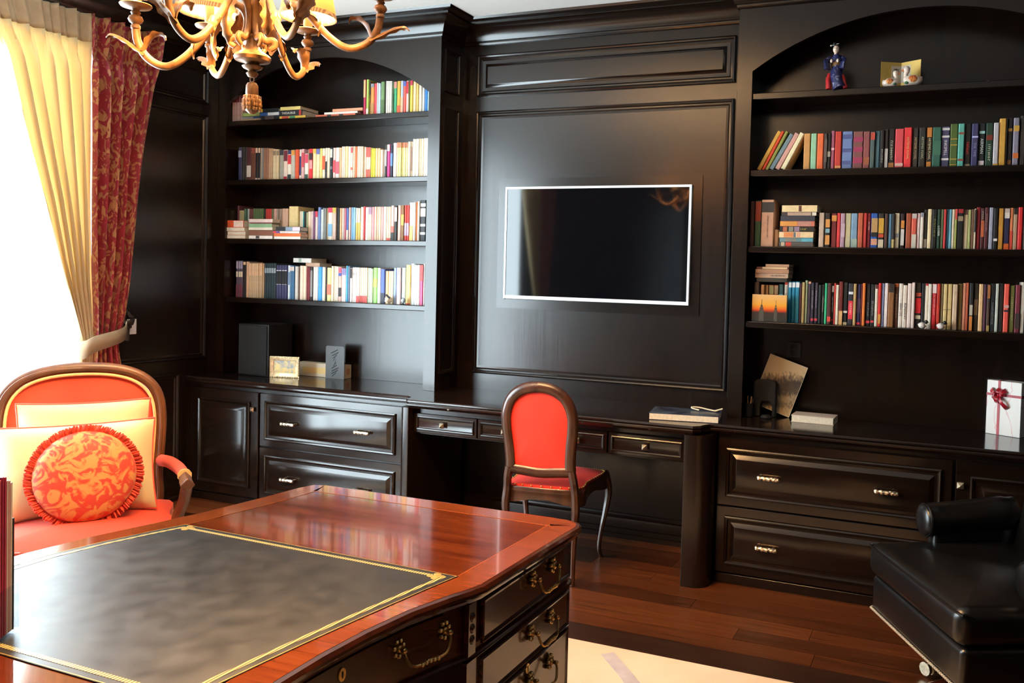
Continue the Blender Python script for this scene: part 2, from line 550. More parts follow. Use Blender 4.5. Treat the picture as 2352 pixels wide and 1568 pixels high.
# the far ends of the room: panelling of the wall behind the camera and the right wall
for k in range(4):
    x = WX0 + 0.2 + k * 1.22
    MB().panel((x + 1.1, WY0, 0.9), (-1, 0, 0), (0, 0, 1), (0, 1, 0), 1.1, 1.55, PR_WALL).build('panel', WOOD, wall_front, smooth=True, angle=25)
for k in range(4):
    yy = -0.75 - k * 1.3
    MB().panel((WX1, yy - 1.15, 0.9), (0, 1, 0), (0, 0, 1), (-1, 0, 0), 1.15, 1.55, PR_WALL).build('panel', WOOD, wall_right, smooth=True, angle=25)

def offset_path(pts, p):
    """offset an open XY path to its right-hand side by p, mitred"""
    P = [np.array(q, float) for q in pts]
    out = []
    for i in range(len(P)):
        ns = []
        if i > 0:
            d = P[i] - P[i - 1]; d /= np.linalg.norm(d); ns.append(np.array((d[1], -d[0])))
        if i < len(P) - 1:
            d = P[i + 1] - P[i]; d /= np.linalg.norm(d); ns.append(np.array((d[1], -d[0])))
        if len(ns) == 2:
            m = (ns[0] + ns[1]) / (1 + ns[0] @ ns[1])
        else:
            m = ns[0]
        out.append(P[i] + m * p)
    return out

def sweep(path, prof, name, mat, kind='structure', parent=None):
    mb = MB()
    rs = []
    cols = [offset_path(path, p) for p, z in prof]
    for i in range(len(path)):
        rs.append([(cols[k][i][0], cols[k][i][1], prof[k][1]) for k in range(len(prof))])
    mb.rings(rs, False)
    o = mb.build(name, mat, parent, smooth=True, angle=25)
    return tag(o, kind=kind) if kind else o

cp = [(0.0, -0.125), (0.010, -0.125), (0.013, -0.116), (0.013, -0.107), (0.022, -0.105), (0.026, -0.096), (0.030, -0.085), (0.044, -0.066), (0.066, -0.046), (0.096, -0.034), (0.108, -0.031), (0.108, -0.022), (0.128, -0.020), (0.148, -0.012), (0.156, 0.0)]
CROWN = [(p, ZC + z) for p, z in cp]
sweep([(WX0, YF), (XPL, YF), (XPL, 0.0), (XPR, 0.0), (XPR, YF), (WX1, YF)], CROWN, 'trim_1', WOODH)
CROWN2 = [(p * 1.45, ZC + z * 1.15) for p, z in cp]
sweep([(WX0, WY0), (WX0, YF - 0.155)], CROWN2, 'trim_2', WOODH)
sweep([(WX1, YF - 0.155), (WX1, WY0)], CROWN, 'trim_3', WOODH)
sweep([(WX1, WY0), (WX0, WY0)], CROWN, 'trim_4', WOODH)
BB = [(0.0, 0.14), (0.006, 0.138), (0.009, 0.128), (0.006, 0.118), (0.014, 0.112), (0.016, 0.10), (0.016, 0.06), (0.022, 0.056), (0.022, 0.03), (0.03, 0.026), (0.03, 0.0)]
sweep([(-1.0, 0.0), (0.56, 0.0)], BB, 'baseboard_back', WOODH)
sweep([(WX0, WY0), (WX0, -0.50)], BB, 'baseboard_left', WOODH)
sweep([(WX1, -0.50), (WX1, WY0)], BB, 'baseboard_right', WOODH)

# ================================================================== bookcases
def bookcase(x0, x1, j0, j1, zs, label, cat='bookcase'):
    t = thing('bookcase', label, cat, ((x0 + x1) / 2, YF / 2, CZ))
    zt = ZC - 0.002
    MB().box(j0 - 0.004, j1 + 0.004, -0.012, -0.001, CZ + 0.001, zt).build('back_panel', WOOD, t)
    # face frame with segmental arch
    zsp, zar = 2.535, 2.785
    c = (j1 - j0) / 2
    sg = zar - zsp
    R = (c * c + sg * sg) / (2 * sg)
    xm, zc = (j0 + j1) / 2, zar - R
    n = 28
    a0 = math.asin(c / R)
    arc = [(xm + R * math.sin(-a0 + 2 * a0 * k / n), zc + R * math.cos(-a0 + 2 * a0 * k / n)) for k in range(n + 1)]
    f = MB()
    yb = YF + 0.024
    outer = [(x0, CZ + 0.001), (x0, zt)] + [(p[0], zt) for p in arc] + [(x1, zt), (x1, CZ + 0.001)]
    inner = [(j0, CZ + 0.001), (j0, zsp)] + arc + [(j1, zsp), (j1, CZ + 0.001)]
    rs = []
    for (a, b), (cx, d) in zip(outer, inner):
        rs.append([(a, YF, b), (cx, YF, d), (cx, yb, d), (a, yb, b)])
    f.rings(rs, True, True, True)
    f.build('face_frame', WOOD, t, smooth=True, angle=30)
    for s in (0, 1):
        if s == 0:
            MB().box(x0, j0 - 0.004, yb, -0.001, CZ + 0.001, zt).build('side_panel', WOOD, t)
        else:
            MB().box(j1 + 0.004, x1, yb, -0.001, CZ + 0.001, zt).build('side_panel', WOOD, t)
    for z in zs:
        m = MB().box(j0 + 0.001, j1 - 0.001, -0.233, -0.013, z - 0.033, z)
        m.build('shelf', WOODH, t, bevel=0.004)
    return t
ZL = [2.428, 2.046, 1.664, 1.280]
ZR = [2.428, 2.042, 1.658, 1.277]
bcl = bookcase(WX0 + 0.002, XPL, XJL0, XJL1, ZL, 'dark wood arched bookcase left of the television, beside the curtain')
bcr = bookcase(XPR, WX1 - 0.002, XJR0, XJR1, ZR, 'dark wood arched bookcase right of the television, with doll on top shelf')
for (z0, z1) in ((2.543, 2.790), (0.876, 2.454)):
    MB().panel((XPL, -0.215, z0), (0, 1, 0), (0, 0, 1), (1, 0, 0), 0.165, z1 - z0, [(i * 0.7, h * 0.6) for i, h in PR_WALL]).build('return_panel', WOOD, bcl, smooth=True, angle=25)
    MB().panel((XPR, -0.05, z0), (0, -1, 0), (0, 0, 1), (-1, 0, 0), 0.165, z1 - z0, [(i * 0.7, h * 0.6) for i, h in PR_WALL]).build('return_panel', WOOD, bcr, smooth=True, angle=25)

# ================================================================== worktop (one continuous piece)
front = [(WX0 + 0.002, YL), (-1.10, YL), (-1.075, YL - 0.012), (-1.058, YL - 0.045), (-1.05, YL - 0.085), (-1.02, YD), (0.60, YD), (0.632, YL - 0.085), (0.642, YL - 0.045), (0.66, YL - 0.012), (0.685, YL), (WX1 - 0.002, YL)]
wp = [(-0.012, CZ), (-0.006, CZ), (-0.002, CZ - 0.004), (0.0, CZ - 0.010), (-0.004, CZ - 0.014), (-0.006, CZ - 0.016), (-0.001, CZ - 0.022), (-0.001, CZ - 0.030), (-0.010, CZ - 0.038), (-0.016, CZ - 0.045)]
mb = MB()
cols = [offset_path(front, p) for p, z in wp]
rs = [[(cols[k][i][0], cols[k][i][1], wp[k][1]) for k in range(len(wp))] for i in range(len(front))]
mb.rings(rs, False)
topring = [tuple(cols[0][i]) for i in range(len(front))]
poly = [(p[0], p[1], CZ) for p in topring] + [(WX1 - 0.002, -0.002, CZ), (WX0 + 0.002, -0.002, CZ)]
mb.add(poly, [tuple(range(len(poly)))])
polyb = [(p[0], p[1], CZ - 0.045) for p in [tuple(cols[-1][i]) for i in range(len(front))]] + [(WX1 - 0.002, -0.002, CZ - 0.045), (WX0 + 0.002, -0.002, CZ - 0.045)]
mb.add(polyb, [tuple(range(len(polyb) - 1, -1, -1))])
tag(mb.build('worktop', TOPWOOD, smooth=True, angle=25), 'long polished dark worktop running under both bookcases and the television', 'worktop')

# ================================================================== base cabinets
def knob(parent, x, y, z, s=0.014):
    m = MB()
    m.lathe([(0.005, 0.0), (0.004, 0.006)], 8)
    m.rings([[(a * s * 0.8, b * s * 0.8, 0.006) for a, b in ((-1, -1), (1, -1), (1, 1), (-1, 1))],
             [(a * s, b * s, 0.010) for a, b in ((-1, -1), (1, -1), (1, 1), (-1, 1))],
             [(a * s, b * s, 0.014) for a, b in ((-1, -1), (1, -1), (1, 1), (-1, 1))],
             [(a * s * 0.1, b * s * 0.1, 0.026) for a, b in ((-1, -1), (1, -1), (1, 1), (-1, 1))]], True, True, True)
    m.xf(Matrix.Translation((x, y, z)) @ Matrix.Rotation(math.pi / 2, 4, 'X'))
    return m.build('knob', NICKEL, parent)

def twig_pull(parent, x, y, z, L=0.104):
    """carved leafy bar pull"""
    m = MB()
    n = 26
    path, rad = [], []
    for i in range(n + 1):
        t = i / n
        path.append((x - L / 2 + L * t, y - 0.022 - 0.004 * math.sin(math.pi * t), z + 0.0015 * math.sin(t * 31)))
        rad.append(0.0108 * (0.72 + 0.28 * abs(math.sin(t * 14.0))) * (0.75 if i in (0, n) else 1))
    m.tube(path, rad, 8)
    for i in range(5):
        tx = x - L * 0.38 + L * 0.19 * i
        m.ball((tx, y - 0.029, z + (0.004 if i % 2 else -0.004)), 0.0078, 8, 5, (1.5, 0.6, 0.8))
    for sx in (-0.36, 0.36):
        m.tube([(x + L * sx, y, z), (x + L * sx, y - 0.022, z)], 0.0045, 8)
    return m.build('bar_pull', NICKEL, parent, smooth=True)

def front_panel(name, parent, x0, x1, z0, z1, yb, prof=PR_DRAWER, margin=0.045, th=0.02):
    m = MB()
    y = yb - th
    # slab with the raised panel let into it
    m.panel((x0, yb, z0), *FACE, x1 - x0, z1 - z0, [(0, 0), (0, th - 0.003), (0.003, th), (margin, th)] + [(margin + i, th + h) for i, h in prof], fill=True)
    return m.build(name, WOODM, parent, smooth=True, angle=25)

def base_cabinet(x0, x1, dr, door, knobx, pulls, label):
    t = thing('base_cabinet', label, 'cabinet', ((x0 + x1) / 2, YL / 2, 0))
    MB().box(x0, x1, -0.449, -0.003, 0.0, CZ - 0.046).build('body', WOOD, t)
    MB().box(x0, x1, -0.462, -0.4495, 0.0, 0.048).build('plinth', WOODH, t, bevel=0.003)
    for z0, z1, zp in ((0.386, 0.712, 0.545), (0.056, 0.379, 0.208)):
        d = front_panel('drawer', t, dr[0], dr[1], z0, z1, -0.4495, margin=0.044)
        for px in pulls:
            twig_pull(d, px, -0.4825, zp)
    d = front_panel('door', t, door[0], door[1], 0.056, 0.712, -0.4495, margin=0.06, prof=[(i * 1.15, h) for i, h in PR_DRAWER])
    knob(d, knobx, -0.47, 0.607)
    return t
base_cabinet(WX0 + 0.003, -1.085, (-2.185, -1.146), (-2.742, -2.200), -2.236, (-1.942, -1.402), 'dark wood base cabinet below the left bookcase, with two drawers and a door')
base_cabinet(0.690, WX1 - 0.003, (0.692, 1.757), (1.770, 2.34), 1.79, (0.947, 1.482), 'dark wood base cabinet below the right bookcase, behind the black armchair')

# ================================================================== built-in desk between the cabinets
t = thing('built_in_desk', 'dark wood built-in desk with small drawers below the television', 'desk', ((XPL + XPR) / 2, -0.3, 0))
ZB = CZ - 0.046
for dx0, dx1, kx in ((-1.011, -0.613, -0.824), (-0.607, -0.280, -0.443), (-0.184, 0.140, -0.02), (0.147, 0.549, 0.345)):
    d = front_panel('drawer', t, dx0, dx1, 0.595, 0.703, -0.535, prof=PR_SMALL, margin=0.016, th=0.018)
    knob(d, kx, -0.5545, 0.647, 0.0135)
MB().box(-1.015, 0.553, -0.534, -0.51, 0.585, ZB).build('apron_rail', WOODH, t, bevel=0.002)
MB().box(-1.015, 0.553, -0.5095, -0.03, 0.59, 0.60).build('drawer_floor', WOODH, t)

def rounded(x0, x1, y0, y1, r0, r1, n=6):
    """rectangle with rounded front corners (front = y0); r0 at x0, r1 at x1"""
    p = [(x1, y1), (x0, y1)]
    for k in range(n + 1):
        a = math.pi + math.pi / 2 * k / n
        p.append((x0 + r0 + r0 * math.cos(a), y0 + r0 + r0 * math.sin(a)))
    for k in range(n + 1):
        a = 1.5 * math.pi + math.pi / 2 * k / n
        p.append((x1 - r1 + r1 * math.cos(a), y0 + r1 + r1 * math.sin(a)))
    return p
MB().prism(rounded(0.556, 0.684, -0.598, -0.034, 0.004, 0.075), 0.0, ZB).build('leg_panel', WOOD, t, smooth=True, angle=30)
MB().prism(rounded(-1.0805, -1.016, -0.598, -0.034, 0.04, 0.004), 0.0, ZB).build('leg_panel', WOOD, t, smooth=True, angle=30)

# ================================================================== television
t = thing('television', 'flat black television with silver frame set in the panelled wall', 'television', (-0.186, -0.02, 1.334))
tx0, tx1, tz0, tz1 = -0.760, 0.388, 1.337, 1.997
MB().box(tx0 + 0.004, tx1 - 0.004, -0.0225, -0.004, tz0 + 0.004, tz1 - 0.004).build('body', BLACKP, t)
scr = bpy.data.materials.new('dark_glass_screen')
scr.use_nodes = True
b = scr.node_tree.nodes['Principled BSDF']
b.inputs['Base Color'].default_value = (0.003, 0.003, 0.004, 1)
b.inputs['Roughness'].default_value = 0.045
n = scr.node_tree.nodes.new('ShaderNodeTexNoise')
n.inputs['Scale'].default_value = 900
mr = scr.node_tree.nodes.new('ShaderNodeMapRange')
mr.inputs['To Min'].default_value = 0.03
mr.inputs['To Max'].default_value = 0.06
scr.node_tree.links.new(n.outputs['Fac'], mr.inputs[0])
scr.node_tree.links.new(mr.outputs[0], b.inputs['Roughness'])
MB().box(tx0 + 0.012, tx1 - 0.012, -0.0245, -0.023, tz0 + 0.018, tz1 - 0.012).build('screen', scr, t)
SILVER = pmat('bright_silver_bezel', (0.93, 0.93, 0.92), 0.45, 0.0, var=0.03)
m = MB()
m.box(tx0, tx0 + 0.0125, -0.028, -0.0035, tz0, tz1)
m.box(tx1 - 0.0125, tx1, -0.028, -0.0035, tz0, tz1)
m.box(tx0 + 0.0125, tx1 - 0.0125, -0.028, -0.0035, tz1 - 0.0125, tz1)
m.box(tx0 + 0.0125, tx1 - 0.0125, -0.028, -0.0035, tz0, tz0 + 0.019)
m.build('bezel', SILVER, t)
# ================================================================== books
import colorsys
def cname(h):
    h = h.lstrip('#')
    if len(h) == 3:
        h = ''.join(c * 2 for c in h)
    r, g, b = (int(h[i:i + 2], 16) / 255 for i in (0, 2, 4))
    H, S, V = colorsys.rgb_to_hsv(r, g, b)
    H *= 360
    if V < 0.2: return 'black'
    if S < 0.13: return 'white' if V > 0.8 else ('light grey' if V > 0.6 else 'grey')
    if H < 14 or H > 340:
        return 'dark red' if V < 0.5 else ('pink' if S < 0.45 else 'red')
    if H < 45:
        if V < 0.5: return 'dark brown'
        if S < 0.45: return 'cream' if V > 0.78 else 'tan'
        return 'orange' if H < 32 and V > 0.72 else ('ochre' if V > 0.7 else 'brown')
    if H < 70:
        return 'cream' if S < 0.4 and V > 0.75 else ('yellow' if V > 0.75 else 'olive')
    if H < 165: return 'dark green' if V < 0.42 else ('pale green' if S < 0.4 else 'green')
    if H < 200: return 'teal'
    if H < 255: return 'navy' if V < 0.42 else ('pale blue' if S < 0.35 else 'blue')
    return 'purple' if V < 0.75 else 'mauve'
ONES = 'zeroth first second third fourth fifth sixth seventh eighth ninth tenth eleventh twelfth thirteenth fourteenth fifteenth sixteenth seventeenth eighteenth nineteenth'.split()
TENS = {2: 'twent', 3: 'thirt', 4: 'fort', 5: 'fift', 6: 'sixt', 7: 'sevent', 8: 'eight'}
def ordinal(n):
    if n < 20: return ONES[n]
    t, u = divmod(n, 10)
    return TENS[t] + ('ieth' if u == 0 else 'y-' + ONES[u])

def bmat(c):
    return pmat('book_cloth_' + c, c, 0.55, var=0.10, scale=35)

def worn_lettering(L, hgt, mat, parent, loc, rot):
    """lettering too small to read: a row of little strokes"""
    rg = random.Random(int(L * 1e5))
    m = MB()
    x = -L / 2
    while x < L / 2 - hgt * .2:
        w_ = hgt * rg.uniform(.25, .5)
        k = rg.choice((0, 1, 2))
        m.box(x, x + w_ * .3, -hgt * .36, hgt * .36, 0, .0003)
        if k:
            m.box(x + w_ * .3, x + w_, hgt * (.2 if k == 1 else -.06), hgt * (.34 if k == 1 else .08), 0, .0003)
        x += w_ + hgt * rg.uniform(.12, .3)
    o = m.build('lettering', mat, parent, keep=True)
    o.location = loc
    o.rotation_euler = rot
    return o

def book(x0, x1, z, h, y, col, depth=0.135, bands=(), title=None, tilt=0.0, label='', group=''):
    """an upright book, spine towards the room. local origin at the foot of the spine"""
    wd = x1 - x0
    bt = min(0.0022, wd * 0.2)
    r = min(0.004, wd * 0.22)
    poly = [(-wd / 2 + r, 0), (wd / 2 - r, 0), (wd / 2, r), (wd / 2, depth), (wd / 2 - bt, depth), (wd / 2 - bt, 0.004), (-wd / 2 + bt, 0.004), (-wd / 2 + bt, depth), (-wd / 2, depth), (-wd / 2, r)]
    o = MB().prism(poly, 0, h).build('book', bmat(col), keep=True)
    o.location = ((x0 + x1) / 2, y, z)
    tag(o, label, 'book', group)
    pg = MB().box(-wd / 2 + bt, wd / 2 - bt, 0.004, depth - 0.004, 0.002, h - 0.003).build('pages', PAGES, o, keep=True)
    pg.location = (0, 0, 0)
    for t0, t1, c in bands:
        q = MB().box(-wd / 2 + r * 0.3, wd / 2 - r * 0.3, -0.0006, 0.001, h * t0, h * t1).build('spine_band', bmat(c), o, keep=True)
        q.location = (0, 0, 0)
    if title:
        body, c, t0, t1 = title
        n = max(1, len(body))
        L = h * (t1 - t0)
        size = min(wd * 0.85, L / (n * 0.62))
        if body[0] == '~':
            worn_lettering(L, min(wd * .55, .014), bmat(c), o, (0, -0.0012, h * (t0 + t1) / 2), (math.pi / 2, math.pi / 2, 0))
        else:
          text_mesh(body, size, bmat(c), o, (0, -0.0012, h * (t0 + t1) / 2), (math.pi / 2, math.pi / 2, 0), sx=min(1.5, L / (n * 0.60 * size)))
    if tilt:
        o.rotation_euler = (0, tilt, 0)
    return o

def row(rows, z, where, group, y=-0.195):
    """rows: list of (ox, oy, scale, ymid, [(x0, x1, top, colour, bands, title)])"""
    k = 0
    for ox, oy, sc, ymid, items in rows:
        for it in items:
            x0, x1, top, col = it[:4]
            bands = it[4] if len(it) > 4 else ()
            title = it[5] if len(it) > 5 else None
            cnt = it[6] if len(it) > 6 else 1
            for j in range(cnt):
                a = x0 + (x1 - x0) * j / cnt
                b = x0 + (x1 - x0) * (j + 1) / cnt
                k += 1
                yy = y + random.uniform(-0.008, 0.006)
                A = un(ox + a / sc, oy + ymid / sc, 'Y', yy)[0]
                B = un(ox + b / sc, oy + ymid / sc, 'Y', yy)[0]
                T = un(ox + (a + b) / 2 / sc, oy + top / sc, 'Y', yy)[2]
                wd = (B - A) * 1000
                size = 'slim' if wd < 16 else ('thick' if wd > 32 else 'medium')
                lab = f'{size} {cname(col)} book, {ordinal(k)} from the left on {where}'
                book(A + 0.0006, B - 0.0006, z + 0.0008, max(0.06, T - z), yy, col, random.uniform(0.115, 0.14), bands, title, 0, lab, group)

def lying(x0, x1, z0, z1, y, col, label, group, depth=0.14, bands=(), rz=0.0, pages_front=False, title=None):
    """a book lying flat; spine (or page edge) towards the room"""
    wd, h = x1 - x0, z1 - z0
    bt = min(0.0022, h * 0.2)
    m = MB()
    m.box(0 - wd / 2, wd / 2, 0, depth, 0, bt)
    m.box(0 - wd / 2, wd / 2, 0, depth, h - bt, h)
    if pages_front:
        m.box(-wd / 2, wd / 2, depth - bt, depth, bt, h - bt)
    else:
        m.box(-wd / 2, wd / 2, 0, bt, bt, h - bt)
    o = m.build('book', bmat(col), keep=True)
    o.location = ((x0 + x1) / 2, y, z0)
    o.rotation_euler = (0, 0, rz)
    tag(o, label, 'book', group)
    a, b = (0.001, depth - bt) if pages_front else (bt, depth - 0.003)
    p = MB().box(-wd / 2 + 0.003, wd / 2 - 0.003, a, b, bt, h - bt).build('pages', PAGES, o, keep=True)
    p.location = (0, 0, 0)
    for t0, t1, c in bands:
        q = MB().box(-wd / 2 + wd * t0, -wd / 2 + wd * t1, -0.0006, 0.001, h * 0.06, h * 0.94).build('spine_band', bmat(c), o, keep=True)
        q.location = (0, 0, 0)
    if title:
        body, c, t0, t1 = title
        L = wd * (t1 - t0)
        size = min(h * 0.8, L / (len(body) * 0.6))
        if body[0] == '~':
            worn_lettering(L, h * .5, bmat(c), o, (-wd / 2 + wd * (t0 + t1) / 2, -0.0012, h / 2), (math.pi / 2, 0, 0))
        else:
          text_mesh(body, size, bmat(c), o, (-wd / 2 + wd * (t0 + t1) / 2, -0.0012, h / 2), (math.pi / 2, 0, 0), sx=min(1.4, L / (len(body) * 0.6 * size)))
    return o

def stack(ox, oy, sc, items, z, y, where, group, depth=0.15, pages_front=()):
    """items from the bottom up: (x0, x1, ytop, ybottom, colour, bands, title) in zoomed pixels"""
    zc = z + 0.0008
    n = len(items)
    for k, it in enumerate(items):
        x0, x1, yt, yb, col = it[:5]
        bands = it[5] if len(it) > 5 else ()
        title = it[6] if len(it) > 6 else None
        A = un(ox + x0 / sc, oy + yb / sc, 'Y', y)
        B = un(ox + x1 / sc, oy + yb / sc, 'Y', y)
        T = un(ox + x0 / sc, oy + yt / sc, 'Y', y)
        h = max(0.006, T[2] - A[2])
        pos = 'at the bottom' if k == 0 else ('on top' if k == n - 1 else ordinal(k + 1) + ' from the bottom')
        lying(A[0], B[0], zc, zc + h - 0.0008, y + 0.004 * math.sin(k * 2.3), col, f'{cname(col)} book {pos} of {where}'.replace('from the bottom', 'from bottom'), group, depth, bands, 0.0, k in pages_front, title)
        zc += h

# ---- right bookcase, second shelf
D = 'd8c8b0'
S = 7.215
g = 'books on the right bookcase second shelf'
base = [(205, 285, 560, 110, 'd09a3c'), (288, 342, 625, 105, 'd8421c'), (345, 407, 690, 110, '8c8a3c'), (412, 502, 760, 165, '6a7c82'), (505, 600, 845, 155, 'd09888'), (602, 692, 930, 150, 'efdcae')]
for k, (a, b, tx, ty, c) in enumerate(base):
    yy = -0.195
    A = un(1710 + a / S, 280 + 755 / S, 'Y', yy)
    B = un(1710 + b / S, 280 + 755 / S, 'Y', yy)
    T = un(1710 + tx / S, 280 + ty / S, 'Y', yy)
    ang = math.atan2(T[0] - A[0], T[2] - A[2])
    L = math.hypot(T[0] - A[0], T[2] - A[2])
    wd = (B[0] - A[0]) * math.cos(ang)
    o = book(0, wd - 0.001, 0, L * 0.985, yy, c, 0.13, (), None, 0, f'{cname(c)} leaning book, {ordinal(k + 1)} from the left on right bookcase second shelf', g)
    o.location = (A[0] + wd / 2 * math.cos(ang), yy, ZR[1] + wd / 2 * math.sin(ang) + 0.001)
    o.rotation_euler = (0, ang, 0)
row([(1710, 280, S, 475, [
    (980, 1090, 195, 'cc9050'), (1098, 1196, 195, '92c09a'), (1203, 1310, 195, 'ee6c38'), (1313, 1370, 195, '3a3030', [(.2, .85, '5a4a46')]), (1372, 1428, 195, '16120f', [(.35, .5, '9a9280')]),
    (1432, 1492, 150, '9a5268', [(.5, .56, 'e0b0b0')]), (1498, 1606, 160, 'c63a2c', [(.03, .09, 'e8a060')]), (1614, 1788, 160, '6a80ae', [(.12, .22, '4a5688'), (.45, .55, '4a5688'), (.8, .92, '4a5688')]),
    (1798, 1964, 160, '7a4a46', [(.15, .3, 'a03458'), (.45, .58, 'a03458'), (.72, .85, 'a03458')]), (1968, 2076, 160, '8c4c4a', [(.1, .3, 'a05a3a')]), (2080, 2160, 165, '4c5c5a', [(.78, .98, 'c04a38')]), (2164, 2242, 155, '4a7282'), (2245, 2312, 140, '171412', (), ('~~~~', 'ddd5c5', .12, .5))]),
    (2026, 260, S, 570, [
    (40, 102, 265, '2b2724', [(.0, .5, 'c8c0b8')]), (106, 206, 265, '171311', [(0, .14, 'a06a34')], ('~~~~~~~', 'e8dcc0', .2, .7)), (214, 358, 262, 'd84a50', [(.04, .12, 'e8b0a0')]), (361, 492, 240, 'ee3c3c', (), ('ARTEMIS FOWL', 'e8b070', .2, .78)),
    (500, 600, 245, '3a302c', (), ('ARTEMIS FOWL', 'c0a078', .2, .78)), (610, 722, 240, '28261f', (), ('ARTEMIS FOWL', 'b0b090', .2, .78)), (735, 830, 240, 'cc7c34', [(.14, .76, '1c1410')], ('ARTEMIS FOWL', 'e0d0a0', .18, .75)), (834, 977, 235, '2a5c4c', [(.3, .66, '3c6c56')]),
    (980, 1117, 225, '4a4664', [(.91, .97, 'd8d0cc'), (.73, .78, 'd8d0cc'), (.17, .22, 'd8d0cc'), (.0, .02, 'd8d0cc')], ('INKSPELL', 'e8e0e0', .25, .7)), (1124, 1252, 180, '4a5c28', [(.64, .66, 'b8943c'), (.5, .52, 'b8943c'), (.17, .19, 'b8943c'), (.04, .06, 'b8943c')]),
    (1256, 1362, 175, '5caa9a', [(.75, .8, '8a4a3c'), (.13, .18, '8a4a3c')]), (1366, 1472, 175, '181412', [(.0, .06, '8a8068')], ('Inkheart', 'c83a30', .22, .64)), (1480, 1592, 175, '3c3a62', [(.67, .71, 'b8b8e0')], ('THE TIME', '9090b8', .2, .58)), (1596, 1702, 170, '22282a', [(.03, .13, 'd8c8c8'), (.76, .82, 'a0d0d0')], ('AIRMAN', 'e8e8e0', .3, .64)),
    (1716, 1832, 165, '1a3a2a', [(.6, .72, '7a2c1c')], ('~~~~~~~', 'd8d8b8', .1, .5)), (1840, 1932, 160, 'c4bcbe', [(0, .05, 'd89a3c')]), (1936, 2048, 90, 'd8a244'), (2052, 2066, 90, '2a201a'), (2068, 2152, 80, '1a1512', [(.72, .78, '9a6a2c'), (.03, .12, '7a4a1c')]), (2166, 2268, 80, '8a8292', [(.72, .84, 'd0a040'), (.15, .26, 'e07030')]), (2282, 2372, 45, '3a342e')])],
    ZR[1], 'right bookcase second shelf', g)

# ---- right bookcase, third shelf
g = 'books on the right bookcase third shelf'
row([(1710, 450, S, 560, [
    (82, 158, 90, '3c1612'), (168, 270, 80, '1f4a32', [(.55, .98, '8a2c1a')]), (274, 484, 65, 'c08c6c', [(.73, .95, '1e1a18')], ('AMERICAN LITERATURE', '3a2a20', .18, .68)), (488, 566, 560, '8a5c34')]),
    (1710, 450, S, 560, [
    (1230, 1322, 280, 'c8aa92'), (1334, 1418, 285, '1a1512', [(.07, .35, 'd89048'), (.42, .54, '80a0a8'), (.58, .82, 'd89048')]), (1434, 1528, 290, '6c1c1a', [(.77, .94, 'd88a40')]), (1530, 1588, 285, 'd83c3a'), (1590, 1666, 290, 'b08a9a', [(.3, .7, 'c8a8b4')]), (1668, 1766, 290, 'c0b28a'), (1767, 1874, 290, '7a98b2', [(0, .25, '98a898')]), (1878, 1966, 285, 'c05c3a'), (1968, 2026, 285, 'c83a32'), (2028, 2092, 290, '7a1c22', (), ('~~~~', 'e8c8c0', .5, .75)), (2095, 2208, 290, '2050a0', [(.45, .86, 'b89058'), (.32, .45, '181818'), (.08, .26, 'd89878')]), (2214, 2312, 290, '1a1614', [(.42, .86, 'd09c34'), (.3, .4, 'c84828'), (.0, .24, 'd8c0a0')])]),
    (2026, 470, S, 430, [
    (40, 97, 150, '4a2e26'), (100, 155, 155, '6c9aba'), (156, 206, 150, '2a2a2c', [(0, .25, 'c8a868')]), (209, 289, 145, 'e8dab8', [(.3, .42, '8a8a8c')]), (304, 372, 150, '2a1212', [(.58, .8, 'd88a40'), (.08, .55, 'd8ccc0')]), (394, 482, 145, 'a24c2e'), (485, 572, 150, 'e0604a', [(0, .4, 'd0c4b0'), (.86, 1, 'c0b8b0')]), (575, 624, 145, 'e8cac4'), (630, 688, 135, 'e8dac8', [(.88, 1, '8a8a98')]), (690, 750, 85, '1e1a18', [(.02, .24, '8a7a68')]), (752, 822, 75, 'f0d2a2'), (826, 908, 80, '15130f', (), ('~~~~~', '9a9a50', .3, .75)), (911, 966, 80, '1f3c2a', (), ('LOSER', 'f0ece0', .28, .62)), (968, 1017, 80, '5c6c4a'), (1019, 1059, 80, 'd83c3a'), (1061, 1106, 80, '5c90aa'), (1108, 1152, 80, '6ca2b2'), (1155, 1196, 80, 'e0ccb0'), (1198, 1242, 75, '9c9c52', [(.74, 1, 'd84a48')]), (1245, 1342, 75, '181412', [(.9, 1, 'a02428'), (.7, .82, 'a08868')]), (1345, 1421, 85, 'e8d2b2', [(.87, 1, '6a4a40')]), (1423, 1472, 85, 'a8a86a'), (1475, 1521, 80, '6c4c3a'), (1522, 1556, 70, 'd8c4a0', [(.42, .98, '20242c')]), (1557, 1626, 45, '8a222a'), (1630, 1692, 60, '4a1c1c', [(.3, .7, 'c06038')], ('~~~~', 'e8dcc0', .72, .92)), (1695, 1762, 50, '4c161a', (), ('~~~~~~', 'c89898', .4, .85)), (1766, 1842, 50, 'a2a2b2'), (1844, 1918, 60, '141214', [(.2, .26, 'e8dcd0')]), (1924, 2013, 65, 'c88c32'), (2016, 2112, 65, '2a2648', [(.76, .9, 'e8d8c8'), (0, .14, 'e06020'), (.9, 1, 'c8b0a0')]), (2114, 2168, 55, 'e08252', [(0, .45, 'd84838')]), (2170, 2244, 60, 'b09474', [(.85, 1, '241a18')]), (2250, 2330, 45, 'd82c2a'), (2332, 2390, 60, 'a0a0a8')])],
    ZR[2], 'right bookcase third shelf', g)
